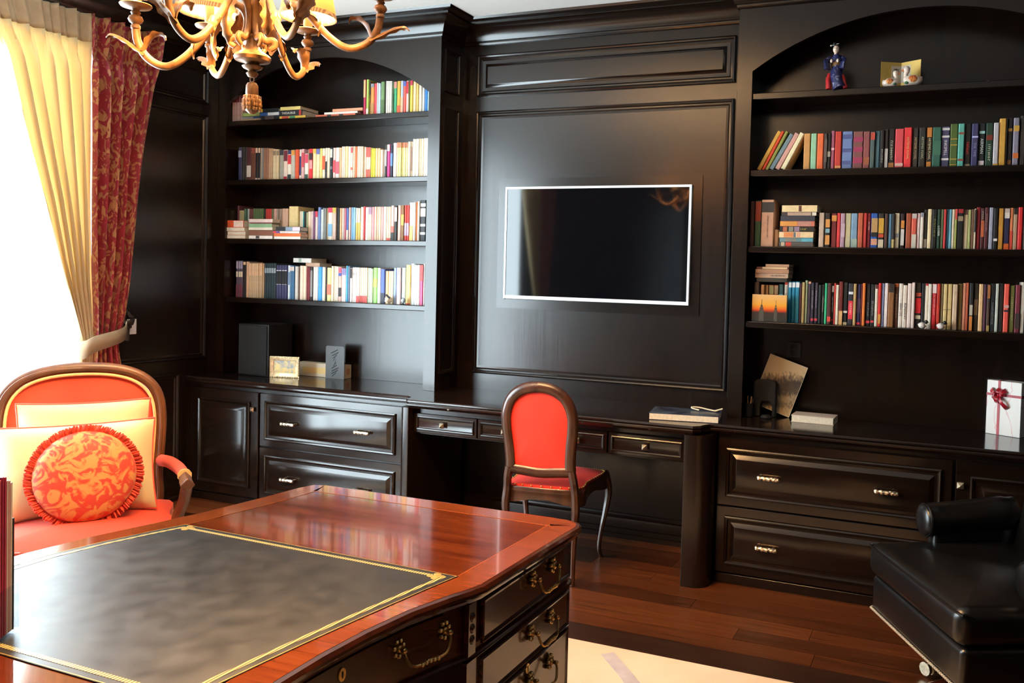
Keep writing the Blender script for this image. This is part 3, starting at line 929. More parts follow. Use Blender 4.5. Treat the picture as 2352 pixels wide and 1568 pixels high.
stack(1710, 450, S, [
    (572, 1130, 735, 815, '4a4642', [(.2, .36, 'c83a2c'), (.06, .16, 'c0a888')]), (580, 1135, 660, 728, '5c828a', [(.16, .5, '7a7a70'), (.66, .98, '5aa0b0')]), (575, 1140, 560, 656, 'e8c494', [(.14, .42, 'e08850'), (.43, .49, '5a6a70'), (.52, .62, 'e0a080')]), (580, 1150, 465, 556, '1a1512', [(.1, .22, 'b0603c'), (.27, .4, '8a8470'), (.43, .58, '8c7488')], ('~~~~', 'c8b030', .62, .78)),
    (590, 1160, 372, 460, 'c86a54', [(0, .5, 'd89040'), (.52, .9, 'b88070')]), (600, 1165, 275, 360, '2e2e3a'), (610, 1190, 208, 272, '3a2e2a', [(.18, .85, 'b89880'), (.88, 1, 'f0d8c0')]), (622, 1205, 95, 204, 'e8ca94', [(.48, .56, '5a2a1c')])],
    ZR[2], -0.213, 'the tall stack on right bookcase third shelf', 'stacked books on the right bookcase third shelf', depth=0.17)

# ---- right bookcase, fourth shelf
g = 'books on the right bookcase fourth shelf'
row([(1710, 595, S, 700, [(156, 246, 380, '4a3c36')]),
    (1710, 595, S, 700, [(264, 326, 425, 'c08a58'), (328, 396, 430, '9a6c3a'), (398, 482, 430, 'a04c2a', [(.75, .98, '8a7a48')]), (484, 556, 430, '7a2c22', [(.75, .98, '8a6a48')]), (558, 640, 420, '2a4a4a', [(.5, .74, '4a8aa0')]), (654, 716, 380, 'd8c8b4', [(.93, .99, 'd04030')], ('~~~~~~~~', '2a2420', .5, .88))]),
    (1710, 595, S, 700, [(720, 776, 375, '1c7c9c', [(.86, .98, 'e0dcd8')]), (778, 836, 375, '1c7c9c', [(.86, .98, 'e0dcd8')]), (838, 908, 375, '1c7c9c', [(.86, .98, 'e0dcd8')]), (910, 946, 400, '4c1c22'), (948, 997, 385, 'b89c62'), (999, 1042, 355, 'a8b28a'), (1045, 1097, 375, '3c2c3a', [(.95, 1, 'd09078')]), (1099, 1152, 390, '2c2432', [(.06, .12, 'd84048')], ('~~~~~~~~~~', 'b8a8b8', .35, .8)), (1156, 1216, 390, '2e2636', [(.06, .12, 'd84048')], ('~~~~~~~~~', 'b0a0b4', .35, .8)), (1222, 1272, 430, '1c2020'), (1276, 1322, 425, '1a1614', (), ('~~~~~~~', 'd8d0b8', .3, .7)), (1325, 1368, 400, '3cb27a'), (1371, 1437, 400, '4c201c', [(.06, .18, 'd84a3c')]), (1440, 1477, 430, '1c1818', [(.82, .98, 'e0d0c8'), (.08, .13, 'd84048')], ('~~~~~~~~~', 'e8e0d8', .3, .7)), (1479, 1511, 400, 'd84c42'), (1513, 1561, 430, 'e8d8bc'), (1563, 1632, 375, '6c1e16', [(0, .32, 'd8a468')]), (1636, 1711, 390, '161412', [(.28, .33, 'e0d4c4'), (0, .06, 'b0a078')]), (1716, 1801, 405, '2a2630', [(.14, .58, 'e83440'), (.74, .8, 'e0e0e0')], ('~~~~~~', 'f0d8d0', .24, .52)), (1803, 1852, 410, 'c09a62'), (1856, 1926, 415, '2c2c5a', [(.02, .07, 'd83040'), (.3, .65, '4a3050')]), (1928, 1950, 410, '6a1c1c'), (1953, 2002, 400, 'e87a2c'), (2011, 2087, 410, '1c181c', [(.06, .12, 'd84048')], ('~~~~~~~', 'a8a0a8', .2, .55)), (2091, 2157, 420, '1a1616', [(.08, .13, 'd84048')], ('~~~~~~~~~~', 'c0bcb0', .25, .6)), (2160, 2212, 425, 'e4d4bc', [(.9, 1, '5a1c20')]), (2213, 2266, 400, 'd83229', [(.06, .28, 'd8943c')]), (2268, 2315, 405, '8c9ac2')]),
    (2026, 640, S, 430, [(35, 97, 75, 'f0deda'), (101, 197, 85, '8c5c32', [(.8, 1, '241c18')]), (200, 271, 80, '4c2618', [(.92, 1, 'b85c30')], ('~~~~~~~~~~~~', 'c0a080', .2, .75)), (273, 341, 80, 'ecdccc', (), ('DEAR LIFE', '6a6070', .22, .58)), (343, 415, 110, 'ecd8c4', (), ('RUNAWAY', '4a4448', .22, .55)), (417, 486, 80, 'ecd4c8'), (488, 542, 65, 'ecd0c4'), (546, 648, 70, '211c1a', [(.33, .66, 'e0242c'), (.7, .78, 'c05038'), (.2, .28, 'd8c8a8')]), (651, 706, 80, '1c1a18'), (708, 761, 80, 'e8d8c4', [(.95, 1, 'b02830')]), (763, 821, 90, 'ecdcc8'), (823, 900, 85, 'c82830', [(.79, .99, 'ecd8d0')], ('~~~~~~~~~~~', 'e8b0a8', .3, .76)), (905, 962, 85, 'c43422'), (966, 1012, 85, '8c7c5c'), (1015, 1081, 90, 'd8ba7c', [(.43, .44, '6a5a38')]), (1083, 1158, 90, 'd8ba7c', [(.43, .44, '6a5a38')]), (1166, 1252, 95, 'd2b292'), (1256, 1332, 85, '6c5c34'), (1335, 1386, 75, 'e09272'), (1387, 1432, 70, 'c25c3a'), (1445, 1507, 75, '201e20', [(0, .3, 'd8803c'), (.32, .54, 'c8b8a0')]), (1515, 1592, 80, '26201a', [(.33, .66, '6a5438')]), (1600, 1678, 90, 'e8ba84'), (1682, 1730, 95, '4c223a'), (1735, 1791, 95, '4a3428', [(.0, .12, 'b08c50'), (.7, .98, 'a86a3c')]), (1796, 1872, 85, '1c1c1c', (), ('~~~~~~~~~~~~~', '9a9a98', .15, .6)), (1876, 1932, 85, 'c8cabc'), (1936, 2012, 80, '221e1a'), (2016, 2107, 90, 'f05c4a', [(.5, .56, 'd8a098'), (.42, .46, '2a2430')]), (2111, 2198, 115, '6c6c34', (), ('~~~~~~~~~~', 'd0c8a0', .25, .75)), (2205, 2293, 105, '7a2a3a', [(.08, .4, '3a3030')]), (2297, 2370, 60, 'd8cab8')])],
    ZR[3], 'right bookcase fourth shelf', g, y=-0.175)
ztop = un(1710 + 400 / S, 595 + 378 / S, 'Y', -0.18)[2]
stack(1710, 595, S, [(200, 700, 310, 376, '2c261c'), (176, 720, 225, 302, 'c09a7c', (), ('~~~~~~~~~~', '3a2a2a', .45, .92)), (185, 735, 150, 216, 'a87a5c'), (200, 735, 107, 148, '5a2a20', [(.18, .95, 'd8b080')]), (350, 738, 60, 105, 'b08464')],
      ztop, -0.195, 'the pile above the sunset picture book', 'books piled above the sunset picture', depth=0.15)
# sunset picture book standing in front of the row
A = un(1710 + 118 / S, 595 + 1000 / S, 'Y', -0.222)
B = un(1710 + 690 / S, 595 + 1000 / S, 'Y', -0.222)
T = un(1710 + 400 / S, 595 + 592 / S, 'Y', -0.222)
hh = T[2] - ZR[3]
sun = bpy.data.materials.new('sunset_print')
sun.use_nodes = True
nt = sun.node_tree
tc = nt.nodes.new('ShaderNodeTexCoord')
sp = nt.nodes.new('ShaderNodeSeparateXYZ')
nt.links.new(tc.outputs['Object'], sp.inputs[0])
mr = nt.nodes.new('ShaderNodeMapRange')
mr.inputs['From Min'].default_value = 0.0
mr.inputs['From Max'].default_value = hh
nt.links.new(sp.outputs['Z'], mr.inputs['Value'])
rp = nt.nodes.new('ShaderNodeValToRGB')
nt.links.new(mr.outputs[0], rp.inputs[0])
e = rp.color_ramp.elements
e[0].position = 0.0; e[0].color = lin('2a2c28') + (1,)
e[1].position = 1.0; e[1].color = lin('e8b070') + (1,)
for p_, c_ in ((0.34, '3a2a24'), (0.40, 'b83818'), (0.46, 'e86018'), (0.62, 'f0a030')):
    q = e.new(p_); q.color = lin(c_) + (1,)
nt.links.new(rp.outputs[0], nt.nodes['Principled BSDF'].inputs['Base Color'])
nt.nodes['Principled BSDF'].inputs['Roughness'].default_value = 0.35
wd = B[0] - A[0]
o = MB().box(-wd / 2, wd / 2, 0, 0.012, 0, hh).build('picture_book', PAGES, keep=True)
o.location = ((A[0] + B[0]) / 2, -0.2215, ZR[3] + 0.001)
tag(o, 'small landscape book with orange sunset skyline cover, right bookcase fourth shelf', 'book')
p = MB().box(-wd / 2, wd / 2, -0.0008, 0, 0, hh).build('cover_picture', sun, o, keep=True); p.location = (0, 0, 0)
DKP = pmat('skyline_print', '4a4438', 0.4, var=0.3, scale=200)
for cx, hgt, wb in ((-0.22, 0.82, 0.07), (0.19, 0.80, 0.05)):
    m = MB()
    for a, b, wf in ((0, 0.42, 1.0), (0.42, 0.52, 0.7), (0.52, 0.62, 0.4), (0.62, hgt, 0.08)):
        m.box(wd * (cx - wb * wf), wd * (cx + wb * wf), -0.0014, -0.0008, hh * a + 0.001, hh * b)
    q = m.build('skyscraper_print', DKP, o, keep=True); q.location = (0, 0, 0)

# ---- left bookcase, first (top) shelf
S2 = 9.408
g = 'books on the left bookcase top shelf'
row([(510, 170, S2, 850, [(115, 440, 450, 'b08a7e', [(.72, 1, '6a2430')], None, 5)]),
     (740, 170, S2, 500, [(890, 940, 120, 'c02c54', [(.5, .98, 'd8b078')]), (950, 1002, 120, 'a8c860', [(0, .18, 'e8dcc0')]), (1006, 1045, 160, '8a6a30', [(.6, 1, '2c3238')]), (1046, 1122, 210, 'd89048', [(.88, 1, '8a8a8c'), (0, .38, 'b08048')]), (1124, 1176, 205, 'e04858'), (1178, 1201, 190, 'ece4d8'), (1203, 1262, 200, 'b8c8dc'), (1264, 1343, 170, '6a8c5a', [(0, .45, '4a6a3c')]), (1346, 1370, 165, '1c1a18'), (1372, 1502, 155, 'e4dcd0', (), None, 3), (1504, 1544, 430, '3a5a3c'), (1546, 1612, 170, '3ca070', [(.8, 1, 'd08070')]), (1613, 1690, 155, 'dca238', [(0, .25, 'e0582c')]), (1691, 1751, 150, 'a8b8d8', [(0, .5, 'e8a888')]), (1753, 1812, 160, 'e05a4c', [(.85, 1, '4a5aa8')]), (1815, 1861, 150, 'e4d4d0', [(.6, .98, 'c02038')]), (1862, 1891, 130, '5a8c88'), (1893, 1957, 140, 'd8c04c', [(.85, 1, 'b82c48')]), (1959, 2030, 140, 'e4caa0'), (2032, 2083, 150, 'd8b868'), (2086, 2150, 150, 'e8dcc0'), (2152, 2212, 150, 'dcdcd4'), (2216, 2272, 150, '2c78c0'), (2276, 2312, 150, 'a8d0e0')])],  # slim black entry is no book: a dark strip added for the shaded gap
    ZL[0], 'left bookcase top shelf', g)
o = None
A = un(510 + 450 / S2, 170 + 830 / S2, 'Y', -0.15); B = un(510 + 800 / S2, 170 + 830 / S2, 'Y', -0.15)
stack(510, 170, S2, [(410, 830, 972, 1022, 'b89878'), (425, 825, 922, 970, '30486c', [(0, .6, '8a8a88')]), (440, 820, 842, 920, '8a8c54', [(.1, .75, 'a0b060')])], ZL[0], -0.21, 'the pile under a face-out dark red book', 'piled books on the left bookcase top shelf')
T = un(510 + 600 / S2, 170 + 460 / S2, 'Y', -0.18); zb = un(510 + 600 / S2, 170 + 842 / S2, 'Y', -0.21)[2]
lab = 'dark red book standing face out on a pile on left bookcase top shelf'
zpile = ZL[0] + 0.0008 + sum(max(.006, un(510 + x / S2, 170 + a / S2, 'Y', -0.21)[2] - un(510 + x / S2, 170 + b_ / S2, 'Y', -0.21)[2]) for x, a, b_ in ((410, 972, 1022), (425, 922, 970), (440, 842, 920)))
o = MB().box(A[0], B[0], -0.155, -0.128, zpile + .0005, T[2]).build('book', bmat('4a1c26'))
tag(o, lab, 'book', g)
MB().box(A[0] + .003, B[0] + .0008, -0.152, -0.131, zpile + .003, T[2] - .003).build('pages', PAGES, o)
stack(510, 170, S2, [(850, 1232, 897, 990, '1c1a1e', [(.2, .7, '5a4a48')]), (815, 1230, 822, 896, '28508c', [(.4, .98, 'd0d0d0')]), (815, 1225, 742, 820, '181818', [(0, .18, 'd0a830')])], ZL[0], -0.21, 'the left bookcase top shelf middle pile', 'piled books on the left bookcase top shelf')
stack(510, 170, S2, [(1240, 1800, 922, 985, 'd8b040', [(.1, .35, 'c84838'), (.4, .6, '3a8a60')]), (1245, 1720, 795, 920, '201e22', [(.86, .96, 'b83028')], ('THESAURUS', 'ece4d8', .08, .7)), (1270, 1700, 722, 794, 'e0c878')], ZL[0], -0.21, 'the left bookcase top shelf pile with thesaurus', 'piled books on the left bookcase top shelf', depth=0.17)
stack(740, 170, S2, [(-150, 712, 856, 915, 'd86a48', [(.3, .4, '2a2a2a'), (.6, .7, '2a2a2a')]), (40, 755, 808, 855, 'ece0d0'), (232, 880, 748, 806, 'e0906c')], ZL[0], -0.20, 'the thin pile on left bookcase top shelf', 'piled books on the left bookcase top shelf', depth=0.16)

# ---- left bookcase, second shelf
S3 = 10.226
g = 'books on the left bookcase second shelf'
row([(535, 320, S3, 570, [(122, 202, 190, '2c2c4c', [(.7, .9, '9a9aac')]), (205, 312, 185, '1c1a1a', (), None, 2), (316, 428, 190, '4c1c1c', [(.1, .45, 'c8b8a8')]), (431, 522, 205, '6c3c2a', [(.84, 1, '9a4a3c')]), (525, 640, 205, '1c1618', [(.85, 1, 'e8c0a0'), (0, .06, 'e8c0b0')], None, 2), (642, 666, 205, 'e0c8b0'), (668, 712, 205, '8a8684'), (714, 832, 205, '9a6c54', (), None, 2), (834, 930, 215, 'c09c7a', (), None, 2), (932, 1075, 235, 'd8c29a', [(.8, .95, '8a7a60')], None, 2), (1090, 1182, 250, 'a09a8a', [(.82, 1, '33333c')]), (1186, 1278, 250, 'e4ccb8', [(.62, .98, '6a2030'), (0, .1, 'b02838')]), (1281, 1367, 255, 'e8dcc8', [(.52, .84, 'c82c38'), (0, .17, '1e2c28'), (.86, 1, '2a3458')]), (1370, 1452, 250, 'bcb4a4', [(.82, .99, 'd89438')]), (1455, 1542, 240, 'd8542c'), (1545, 1602, 240, 'ece0d0', [(.13, .77, '2c3068')]), (1605, 1672, 230, 'e0aaa6', [(.4, .88, 'c84854')]), (1680, 1767, 240, 'ece4d4', [(.54, .84, 'd84860'), (0, .16, '3a4c40'), (.86, 1, '6a3a3c')]), (1770, 1867, 225, 'd82c34', [(.34, .62, 'e89090'), (.64, .86, '3a1418')]), (1870, 1952, 225, 'e8d4a0', [(.84, 1, 'e0b050')]), (1954, 2035, 225, 'e8d4a8', [(.82, 1, '6a70b0')]), (2037, 2092, 215, 'e4d480'), (2095, 2162, 215, 'ecdcc0', [(.3, .75, 'e0582c')]), (2165, 2212, 205, 'e0d4c4', [(0, .56, '201c1c')]), (2214, 2268, 205, 'ecdcbc')]),
     (755, 305, S3, 700, [(20, 88, 350, '1e2222', [(.68, .95, 'c8c8c0'), (.3, .4, '6a6468')]), (95, 156, 355, 'e8c4bc', [(.2, .6, 'd84450')]), (158, 247, 350, 'ecdcd0', [(.15, .55, 'e05a68')]), (249, 297, 350, 'e0b488'), (300, 382, 325, 'ecdcc4', (), None, 2), (384, 452, 320, 'e4cf98'), (454, 512, 325, 'f0e8d8'), (514, 562, 325, 'ecdcc8', [(.26, .34, 'd85c48'), (.8, .98, 'd85058')]), (564, 612, 320, 'ecd8bc'), (615, 662, 325, 'e0784c'), (665, 752, 320, 'ecd8c0', (), None, 2), (755, 802, 320, 'f0dcbc'), (805, 872, 335, 'ecd8bc', (), None, 2), (876, 978, 345, 'ecdcc4', [(.68, 1, 'e05048'), (0, .28, 'd85a48')], None, 2), (982, 1087, 365, 'e0d648', (), None, 2), (1089, 1207, 365, 'ecc898', (), None, 2), (1210, 1272, 400, 'ecdcc0'), (1275, 1313, 400, 'ece4dc'), (1316, 1362, 285, '262c30', [(.35, .85, 'a8a8a4')]), (1365, 1432, 275, 'd83c84', [(.8, .99, 'ece0d4')]), (1436, 1502, 290, '22263c', [(.35, .75, '5a80b0')]), (1508, 1592, 240, 'ecdcdc'), (1595, 1850, 230, 'e6deA0'.lower(), [(.85, 1, 'e07858')], None, 5), (1854, 1962, 210, 'f0e4d0', [(.18, .85, 'c8b0b0')], None, 2), (1964, 2034, 150, 'f0ead8'), (2037, 2110, 145, 'f2ece0'), (2113, 2222, 140, 'f0dcb8', (), None, 2), (2225, 2330, 130, 'f2ece4', (), None, 2)])],
    ZL[1], 'left bookcase second shelf', g)

# ---- left bookcase, third shelf
g = 'books on the left bookcase third shelf'
row([(495, 460, S2, 400, [(462, 505, 115, '5a2a34'), (507, 608, 220, 'a8a070'), (612, 690, 180, '3c5c4a', (), None, 2), (692, 722, 185, 'a8a8a0'), (724, 800, 190, '5a2c2c'), (802, 1032, 180, '4c6038', [(0, .3, 'c09070')], None, 5), (1036, 1076, 190, '1a1614'), (1080, 1202, 185, 'b83028', [(.0, .45, '8a1c1c')], None, 3), (1204, 1238, 185, '5a6a48'), (1242, 1314, 185, 'd8a898', (), None, 2), (1316, 1424, 185, '9a8878', (), None, 3), (1436, 1560, 180, 'd8b096', (), None, 3)]),
     (495, 460, S2, 400, [(1784, 1888, 240, 'e4d8c0', (), None, 3), (1890, 1908, 240, '3aa0a0'), (1910, 1952, 240, '14181a'), (1955, 1992, 260, 'b8bc90'), (1995, 2062, 245, 'e8ccb0'), (2065, 2105, 240, 'e0c4c4'), (2107, 2150, 240, '74486c'), (2152, 2206, 240, 'e8d0c4', [(.8, 1, 'd8384c')]), (2209, 2268, 150, '6a84b8'), (2272, 2345, 200, 'c8ccc8')]),
     (735, 450, S2, 600, [(55, 125, 265, '8a8c88', (), None, 2), (127, 166, 265, 'e0ccac'), (170, 266, 255, 'e8d8c4', [(.85, 1, 'd83050'), (.12, .5, '78a8c8')]), (268, 338, 255, 'e8c4b4', [(.84, 1, 'e0b848')], None, 2), (341, 415, 265, '2a2a2c', (), None, 2), (420, 463, 265, 'e4b080'), (465, 522, 265, 'c4b4a8'), (524, 560, 265, 'c06a7c'), (562, 612, 265, '4c68a8', [(0, .32, 'e8d4bc')]), (615, 657, 250, 'e0b4a4'), (660, 762, 250, '8cb8dc', (), None, 2), (764, 868, 265, 'e4c068', [(.55, 1, 'e8dcc0')], None, 2), (870, 932, 240, 'f0e4d4'), (935, 972, 225, 'c83c40'), (976, 1043, 245, 'f0ecdc'), (1046, 1112, 240, 'ecdcc8', [(.78, 1, 'a888a4')], None, 2), (1115, 1167, 240, 'e8a0a4'), (1170, 1312, 235, 'ecd0b4', (), None, 3), (1315, 1362, 235, 'e4aaa8'), (1364, 1432, 235, 'f0e8d4'), (1435, 1527, 235, 'ecd8bc', [(0, .08, 'd84a40')], None, 2), (1530, 1597, 210, 'e8c0b4', [(0, .24, '1c2424'), (.24, .42, 'e06858')]), (1600, 1663, 210, '22282a', [(.55, .95, 'e8e0d8')]), (1666, 1742, 205, 'e4bcac'), (1746, 1812, 205, '8a6038', [(.44, .74, 'e0b048')]), (1820, 1922, 200, 'd04038', [(.15, .5, 'b0a0c8')], None, 2), (1925, 2007, 145, 'f2ece4', [(0, .4, 'e8c070')]), (2010, 2052, 140, 'f0e8e0'), (2055, 2096, 130, 'e0884c'), (2098, 2142, 120, 'f2ece4'), (2150, 2280, 90, '20242a', [(.84, .92, 'dcdcd4'), (.6, .8, 'dcdcd4'), (.36, .42, 'dcdcd4'), (.16, .22, 'dcdcd4')])])],
    ZL[2], 'left bookcase third shelf', g, y=-0.150)
A = un(495 + 1575 / S2, 460 + 500 / S2, 'Y', -0.17); B = un(495 + 1770 / S2, 460 + 500 / S2, 'Y', -0.17); T = un(495 + 1700 / S2, 460 + 132 / S2, 'Y', -0.17)
book(A[0], B[0], ZL[2] + .0008, T[2] - ZL[2], -0.168, 'e0c488', 0.15, [(.5, .505, 'a89058')], None, 0, 'tall cream yellow slipcase among the books on left bookcase third shelf', g)
g = 'piled books on the left bookcase third shelf'
stack(495, 460, S2, [(105, 640, 780, 855, 'e4b088'), (105, 640, 697, 778, 'e4b890'), (105, 640, 615, 695, 'e8c09a'), (105, 600, 457, 610, 'd8542c', [(.57, .98, 'ecd0bc')])], ZL[2], -0.228, 'the left bookcase third shelf leftmost pile', g, depth=0.07, pages_front=(0, 1, 2))
stack(495, 460, S2, [(720, 1225, 785, 852, 'f0e4d8', [(.3, .45, '4a4444')]), (720, 1240, 662, 782, '8a5844'), (725, 1235, 602, 660, 'ece0c8'), (715, 1210, 520, 600, '8cb488'), (735, 1215, 492, 518, '8a4a50'), (730, 1240, 418, 490, 'ecd0c4')], ZL[2], -0.228, 'the left bookcase third shelf middle pile', g, depth=0.07)
stack(495, 460, S2, [(1265, 1830, 795, 852, 'ecE0d0'.lower()), (1255, 1830, 724, 792, 'e87034'), (1255, 1820, 676, 722, 'e8d8d4', [(0, .12, 'd83048'), (.12, .26, '6a3a80')]), (1295, 1830, 578, 674, '28282c', [(.4, .68, '8a9cb0'), (.68, .98, 'ecc8d4')])], ZL[2], -0.228, 'the left bookcase third shelf rightmost pile', g, depth=0.07)

# ---- left bookcase, fourth shelf
g = 'books on the left bookcase fourth shelf'
row([(535, 585, S3, 600, [(70, 226, 140, '4a4254', [(.78, .98, 'a098b0'), (.55, .7, 'd8ccb0'), (.0, .35, '6a3444')], None, 3), (234, 302, 170, '1e1818', [(.92, 1, 'd8b088')]), (305, 376, 165, 'd0a684'), (380, 722, 200, 'c4aa86', [(.64, .99, 'e4bc94')], None, 8), (736, 1006, 200, '1e323a', [(.72, .86, '8a9aa0')], None, 5), (1014, 1268, 245, '34355c', [(.43, .82, '141616'), (.83, .85, 'd8d8d8'), (.42, .43, 'd8d8d8')], None, 4), (1288, 1332, 250, 'e4ecf0', [(.42, .8, '6a84a8')]), (1336, 1434, 255, '3c6c94', [(.84, .97, 'e4ccc0')], None, 2), (1450, 1526, 275, 'c8c2ba'), (1528, 1562, 300, '5a4438'), (1565, 1646, 260, 'ecd4bc'), (1649, 1718, 265, 'ecd8bc'), (1724, 1802, 290, '7c2c34', (), None, 2), (1806, 1872, 290, '2c2424', [(.1, .9, '8a8484')]), (1880, 1992, 285, 'f0e4dc', (), None, 2), (1995, 2087, 285, '3c98dc'), (2090, 2162, 290, 'ece4cc'), (2165, 2202, 290, '2a2c30'), (2206, 2302, 305, 'ece094', [(.18, .5, 'e07058')])]),
     (755, 595, S3, 600, [(52, 165, 165, 'ece4cc', (), None, 2), (167, 220, 180, 'ecdccc'), (223, 297, 190, 'd8b0a4', [(.84, .98, 'd84860'), (.74, .83, '3a48a0'), (.14, .4, '202024')]), (300, 396, 220, 'f0e4e4', [(.8, 1, '8a80b8')], None, 2), (400, 442, 160, '4ca8dc'), (444, 490, 170, '6a7c94'), (494, 546, 210, 'f0e4dc', [(.7, .99, '2a2024')]), (550, 642, 195, 'f2e8e4', [(.77, .85, 'b8b4b4')], None, 2), (644, 720, 200, 'f2e8e0', [(0, .18, 'd84848')]), (722, 905, 205, 'f0e0c8', [(0, .19, 'd84a48')], None, 4), (908, 1002, 215, 'd8e4d0', (), None, 2), (1004, 1030, 235, 'ece0d4'), (1044, 1136, 205, '98d874', [(.46, .7, 'd8c060')]), (1140, 1212, 210, 'f2e8e8'), (1216, 1312, 235, '5068b8', [(0, .3, '24283c')]), (1330, 1402, 280, 'ecc08c'), (1404, 1512, 280, 'ecdcbc', (), None, 2), (1520, 1586, 210, '9cb4d8'), (1590, 1682, 205, 'ecd4d4', (), ('~~~~', '2a2428', .75, .97)), (1690, 1706, 210, '5a3a38'), (1708, 1800, 205, 'c8dce4'), (1810, 1922, 140, 'f0c880', [(0, .03, 'b84a3c')]), (1925, 2008, 110, 'dcecf0'), (2011, 2132, 140, 'f4f0ec', (), None, 2), (2135, 2214, 140, 'c85888', [(.6, 1, 'd84848')]), (2218, 2252, 110, 'f0e8e0')])],
    ZL[3], 'left bookcase fourth shelf', g, y=-0.17)
zt = un(535 + 1800 / S3, 585 + 290 / S3, 'Y', -0.17)[2]
A = un(535 + 1648 / S3, 585 + 240 / S3, 'Y', -0.17); B = un(535 + 1745 / S3, 585 + 240 / S3, 'Y', -0.17)
lying(A[0] + 0.004, A[0] + 0.115, zt + 0.004, zt + 0.028, -0.15, 'c09a80', 'tan book lying on top of the row on left bookcase fourth shelf', g, 0.12)
A = un(535 + 1415 / S3, 585 + 150 / S3, 'Y', -0.17); B = un(535 + 1745 / S3, 585 + 150 / S3, 'Y', -0.17)
lying(A[0], B[0] + 0.03, zt + 0.0285, zt + 0.056, -0.168, 'd0ccc4', 'light grey book lying topmost over the row on left bookcase fourth shelf', g, 0.15, [(.3, .45, '8a9a90')])
# ================================================================== rug
RUGM = two_tone('cream_rug_wool', (0.56, 0.38, 0.24), (0.68, 0.54, 0.38), scale=1.4, lo=0.35, hi=0.65, rough=0.95, dist=1.0, bump=0.05)
GREYW = pmat('grey_rug_wool', (0.42, 0.36, 0.36), 0.95, var=0.12, scale=14)
rug = tag(MB().box(-2.1, 1.62, -4.9, -1.385, 0.001, 0.011).build('rug', RUGM, bevel=0.003), 'cream rug with grey wavy bands under the mahogany desk', 'rug')
def ribbon(pts, wd, z, name, mat, parent, th=0.0008):
    P = spline(pts, 10)
    l, r = [], []
    for i, p in enumerate(P):
        d = P[min(i + 1, len(P) - 1)] - P[max(i - 1, 0)]
        d /= np.linalg.norm(d)
        n = np.array((-d[1], d[0]))
        l.append(p + n * wd / 2); r.append(p - n * wd / 2)
    poly = [tuple(q) for q in l] + [tuple(q) for q in reversed(r)]
    k = len(P)
    m = MB()
    m.rings([[(l[i][0], l[i][1], z), (l[i][0], l[i][1], z + th), (r[i][0], r[i][1], z + th), (r[i][0], r[i][1], z)] for i in range(k)], True, True, True)
    return m.build(name, mat, parent)
for pts in ([un(1395, 1500, 'Z', .011)[:2], un(1425, 1535, 'Z', .011)[:2], un(1450, 1566, 'Z', .011)[:2], un(1500, 1640, 'Z', .011)[:2], (0.2, -2.2)],
            [(1.45, -1.7), (1.1, -2.0), (1.0, -2.6), (1.3, -3.2)], [(-1.9, -1.7), (-1.2, -1.9), (-0.8, -1.6), (-.3, -1.75)]):
    ribbon(pts, 0.055, 0.0112, 'woven_band', GREYW, rug)

# ================================================================== mahogany writing desk
DZ = 0.77
OUT = [(.70, -2.25), (.745, -2.268), (.763, -2.31), (.757, -2.56), (.752, -2.825), (.742, -2.865), (.721, -2.92), (.691, -3.024), (.673, -3.146), (.666, -3.265), (.668, -3.378), (.69, -3.48), (.72, -3.545), (.745, -3.59), (.753, -3.63), (.757, -3.86), (.763, -4.08), (.745, -4.125), (.70, -4.143),
       (-.18, -4.143), (-.228, -4.125), (-.245, -4.07), (-.262, -3.9), (-.29, -3.71), (-.318, -3.58), (-.355, -3.43), (-.376, -3.27), (-.376, -3.13), (-.356, -2.965), (-.318, -2.818), (-.29, -2.695), (-.26, -2.503), (-.243, -2.325), (-.226, -2.268), (-.18, -2.25)]
def inset(poly, p):
    P = [np.array(q, float) for q in poly]
    n = len(P)
    out = []
    for i in range(n):
        d1 = P[i] - P[i - 1]; d1 /= np.linalg.norm(d1)
        d2 = P[(i + 1) % n] - P[i]; d2 /= np.linalg.norm(d2)
        n1, n2 = np.array((d1[1], -d1[0])), np.array((d2[1], -d2[0]))
        out.append(P[i] + (n1 + n2) / (1 + n1 @ n2) * p)
    return out
desk = thing('writing_desk', 'large polished mahogany desk with a charcoal leather top in the foreground', 'desk', (0.2, -3.2, 0.0115))
m = MB()
prof = [(0.016, DZ), (0.006, DZ - 0.002), (0.0, DZ - 0.009), (0.0, DZ - 0.016), (0.005, DZ - 0.022), (0.012, DZ - 0.026), (0.016, DZ - 0.034)]
rs = [[(q[0], q[1], z) for q in inset(OUT, p)] for p, z in prof]
m.rings(rs, True, False, True)
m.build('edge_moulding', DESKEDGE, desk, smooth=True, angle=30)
MB().add(rs[0], [tuple(range(len(OUT)))]).add([(q[0], q[1], DZ - 0.004) for q in inset(OUT, 0.018)], [tuple(range(len(OUT) - 1, -1, -1))]).build('top', MAHOG, desk)
m = MB()
a, b = inset(OUT, 0.016), inset(OUT, 0.09)
m.rings([[(q[0], q[1], DZ + 0.0001) for q in a], [(q[0], q[1], DZ + 0.0006) for q in a], [(q[0], q[1], DZ + 0.0006) for q in b], [(q[0], q[1], DZ + 0.0001) for q in b]], True)
m.build('crossbanding', BANDING, desk)
m = MB()
a, b = inset(OUT, 0.0905), inset(OUT, 0.0917)
m.rings([[(q[0], q[1], DZ + 0.0001) for q in a], [(q[0], q[1], DZ + 0.0008) for q in a], [(q[0], q[1], DZ + 0.0008) for q in b], [(q[0], q[1], DZ + 0.0001) for q in b]], True)
m.build('inlay_line', pmat('satinwood_inlay', (0.40, 0.13, 0.035), 0.2, var=0.1), desk)
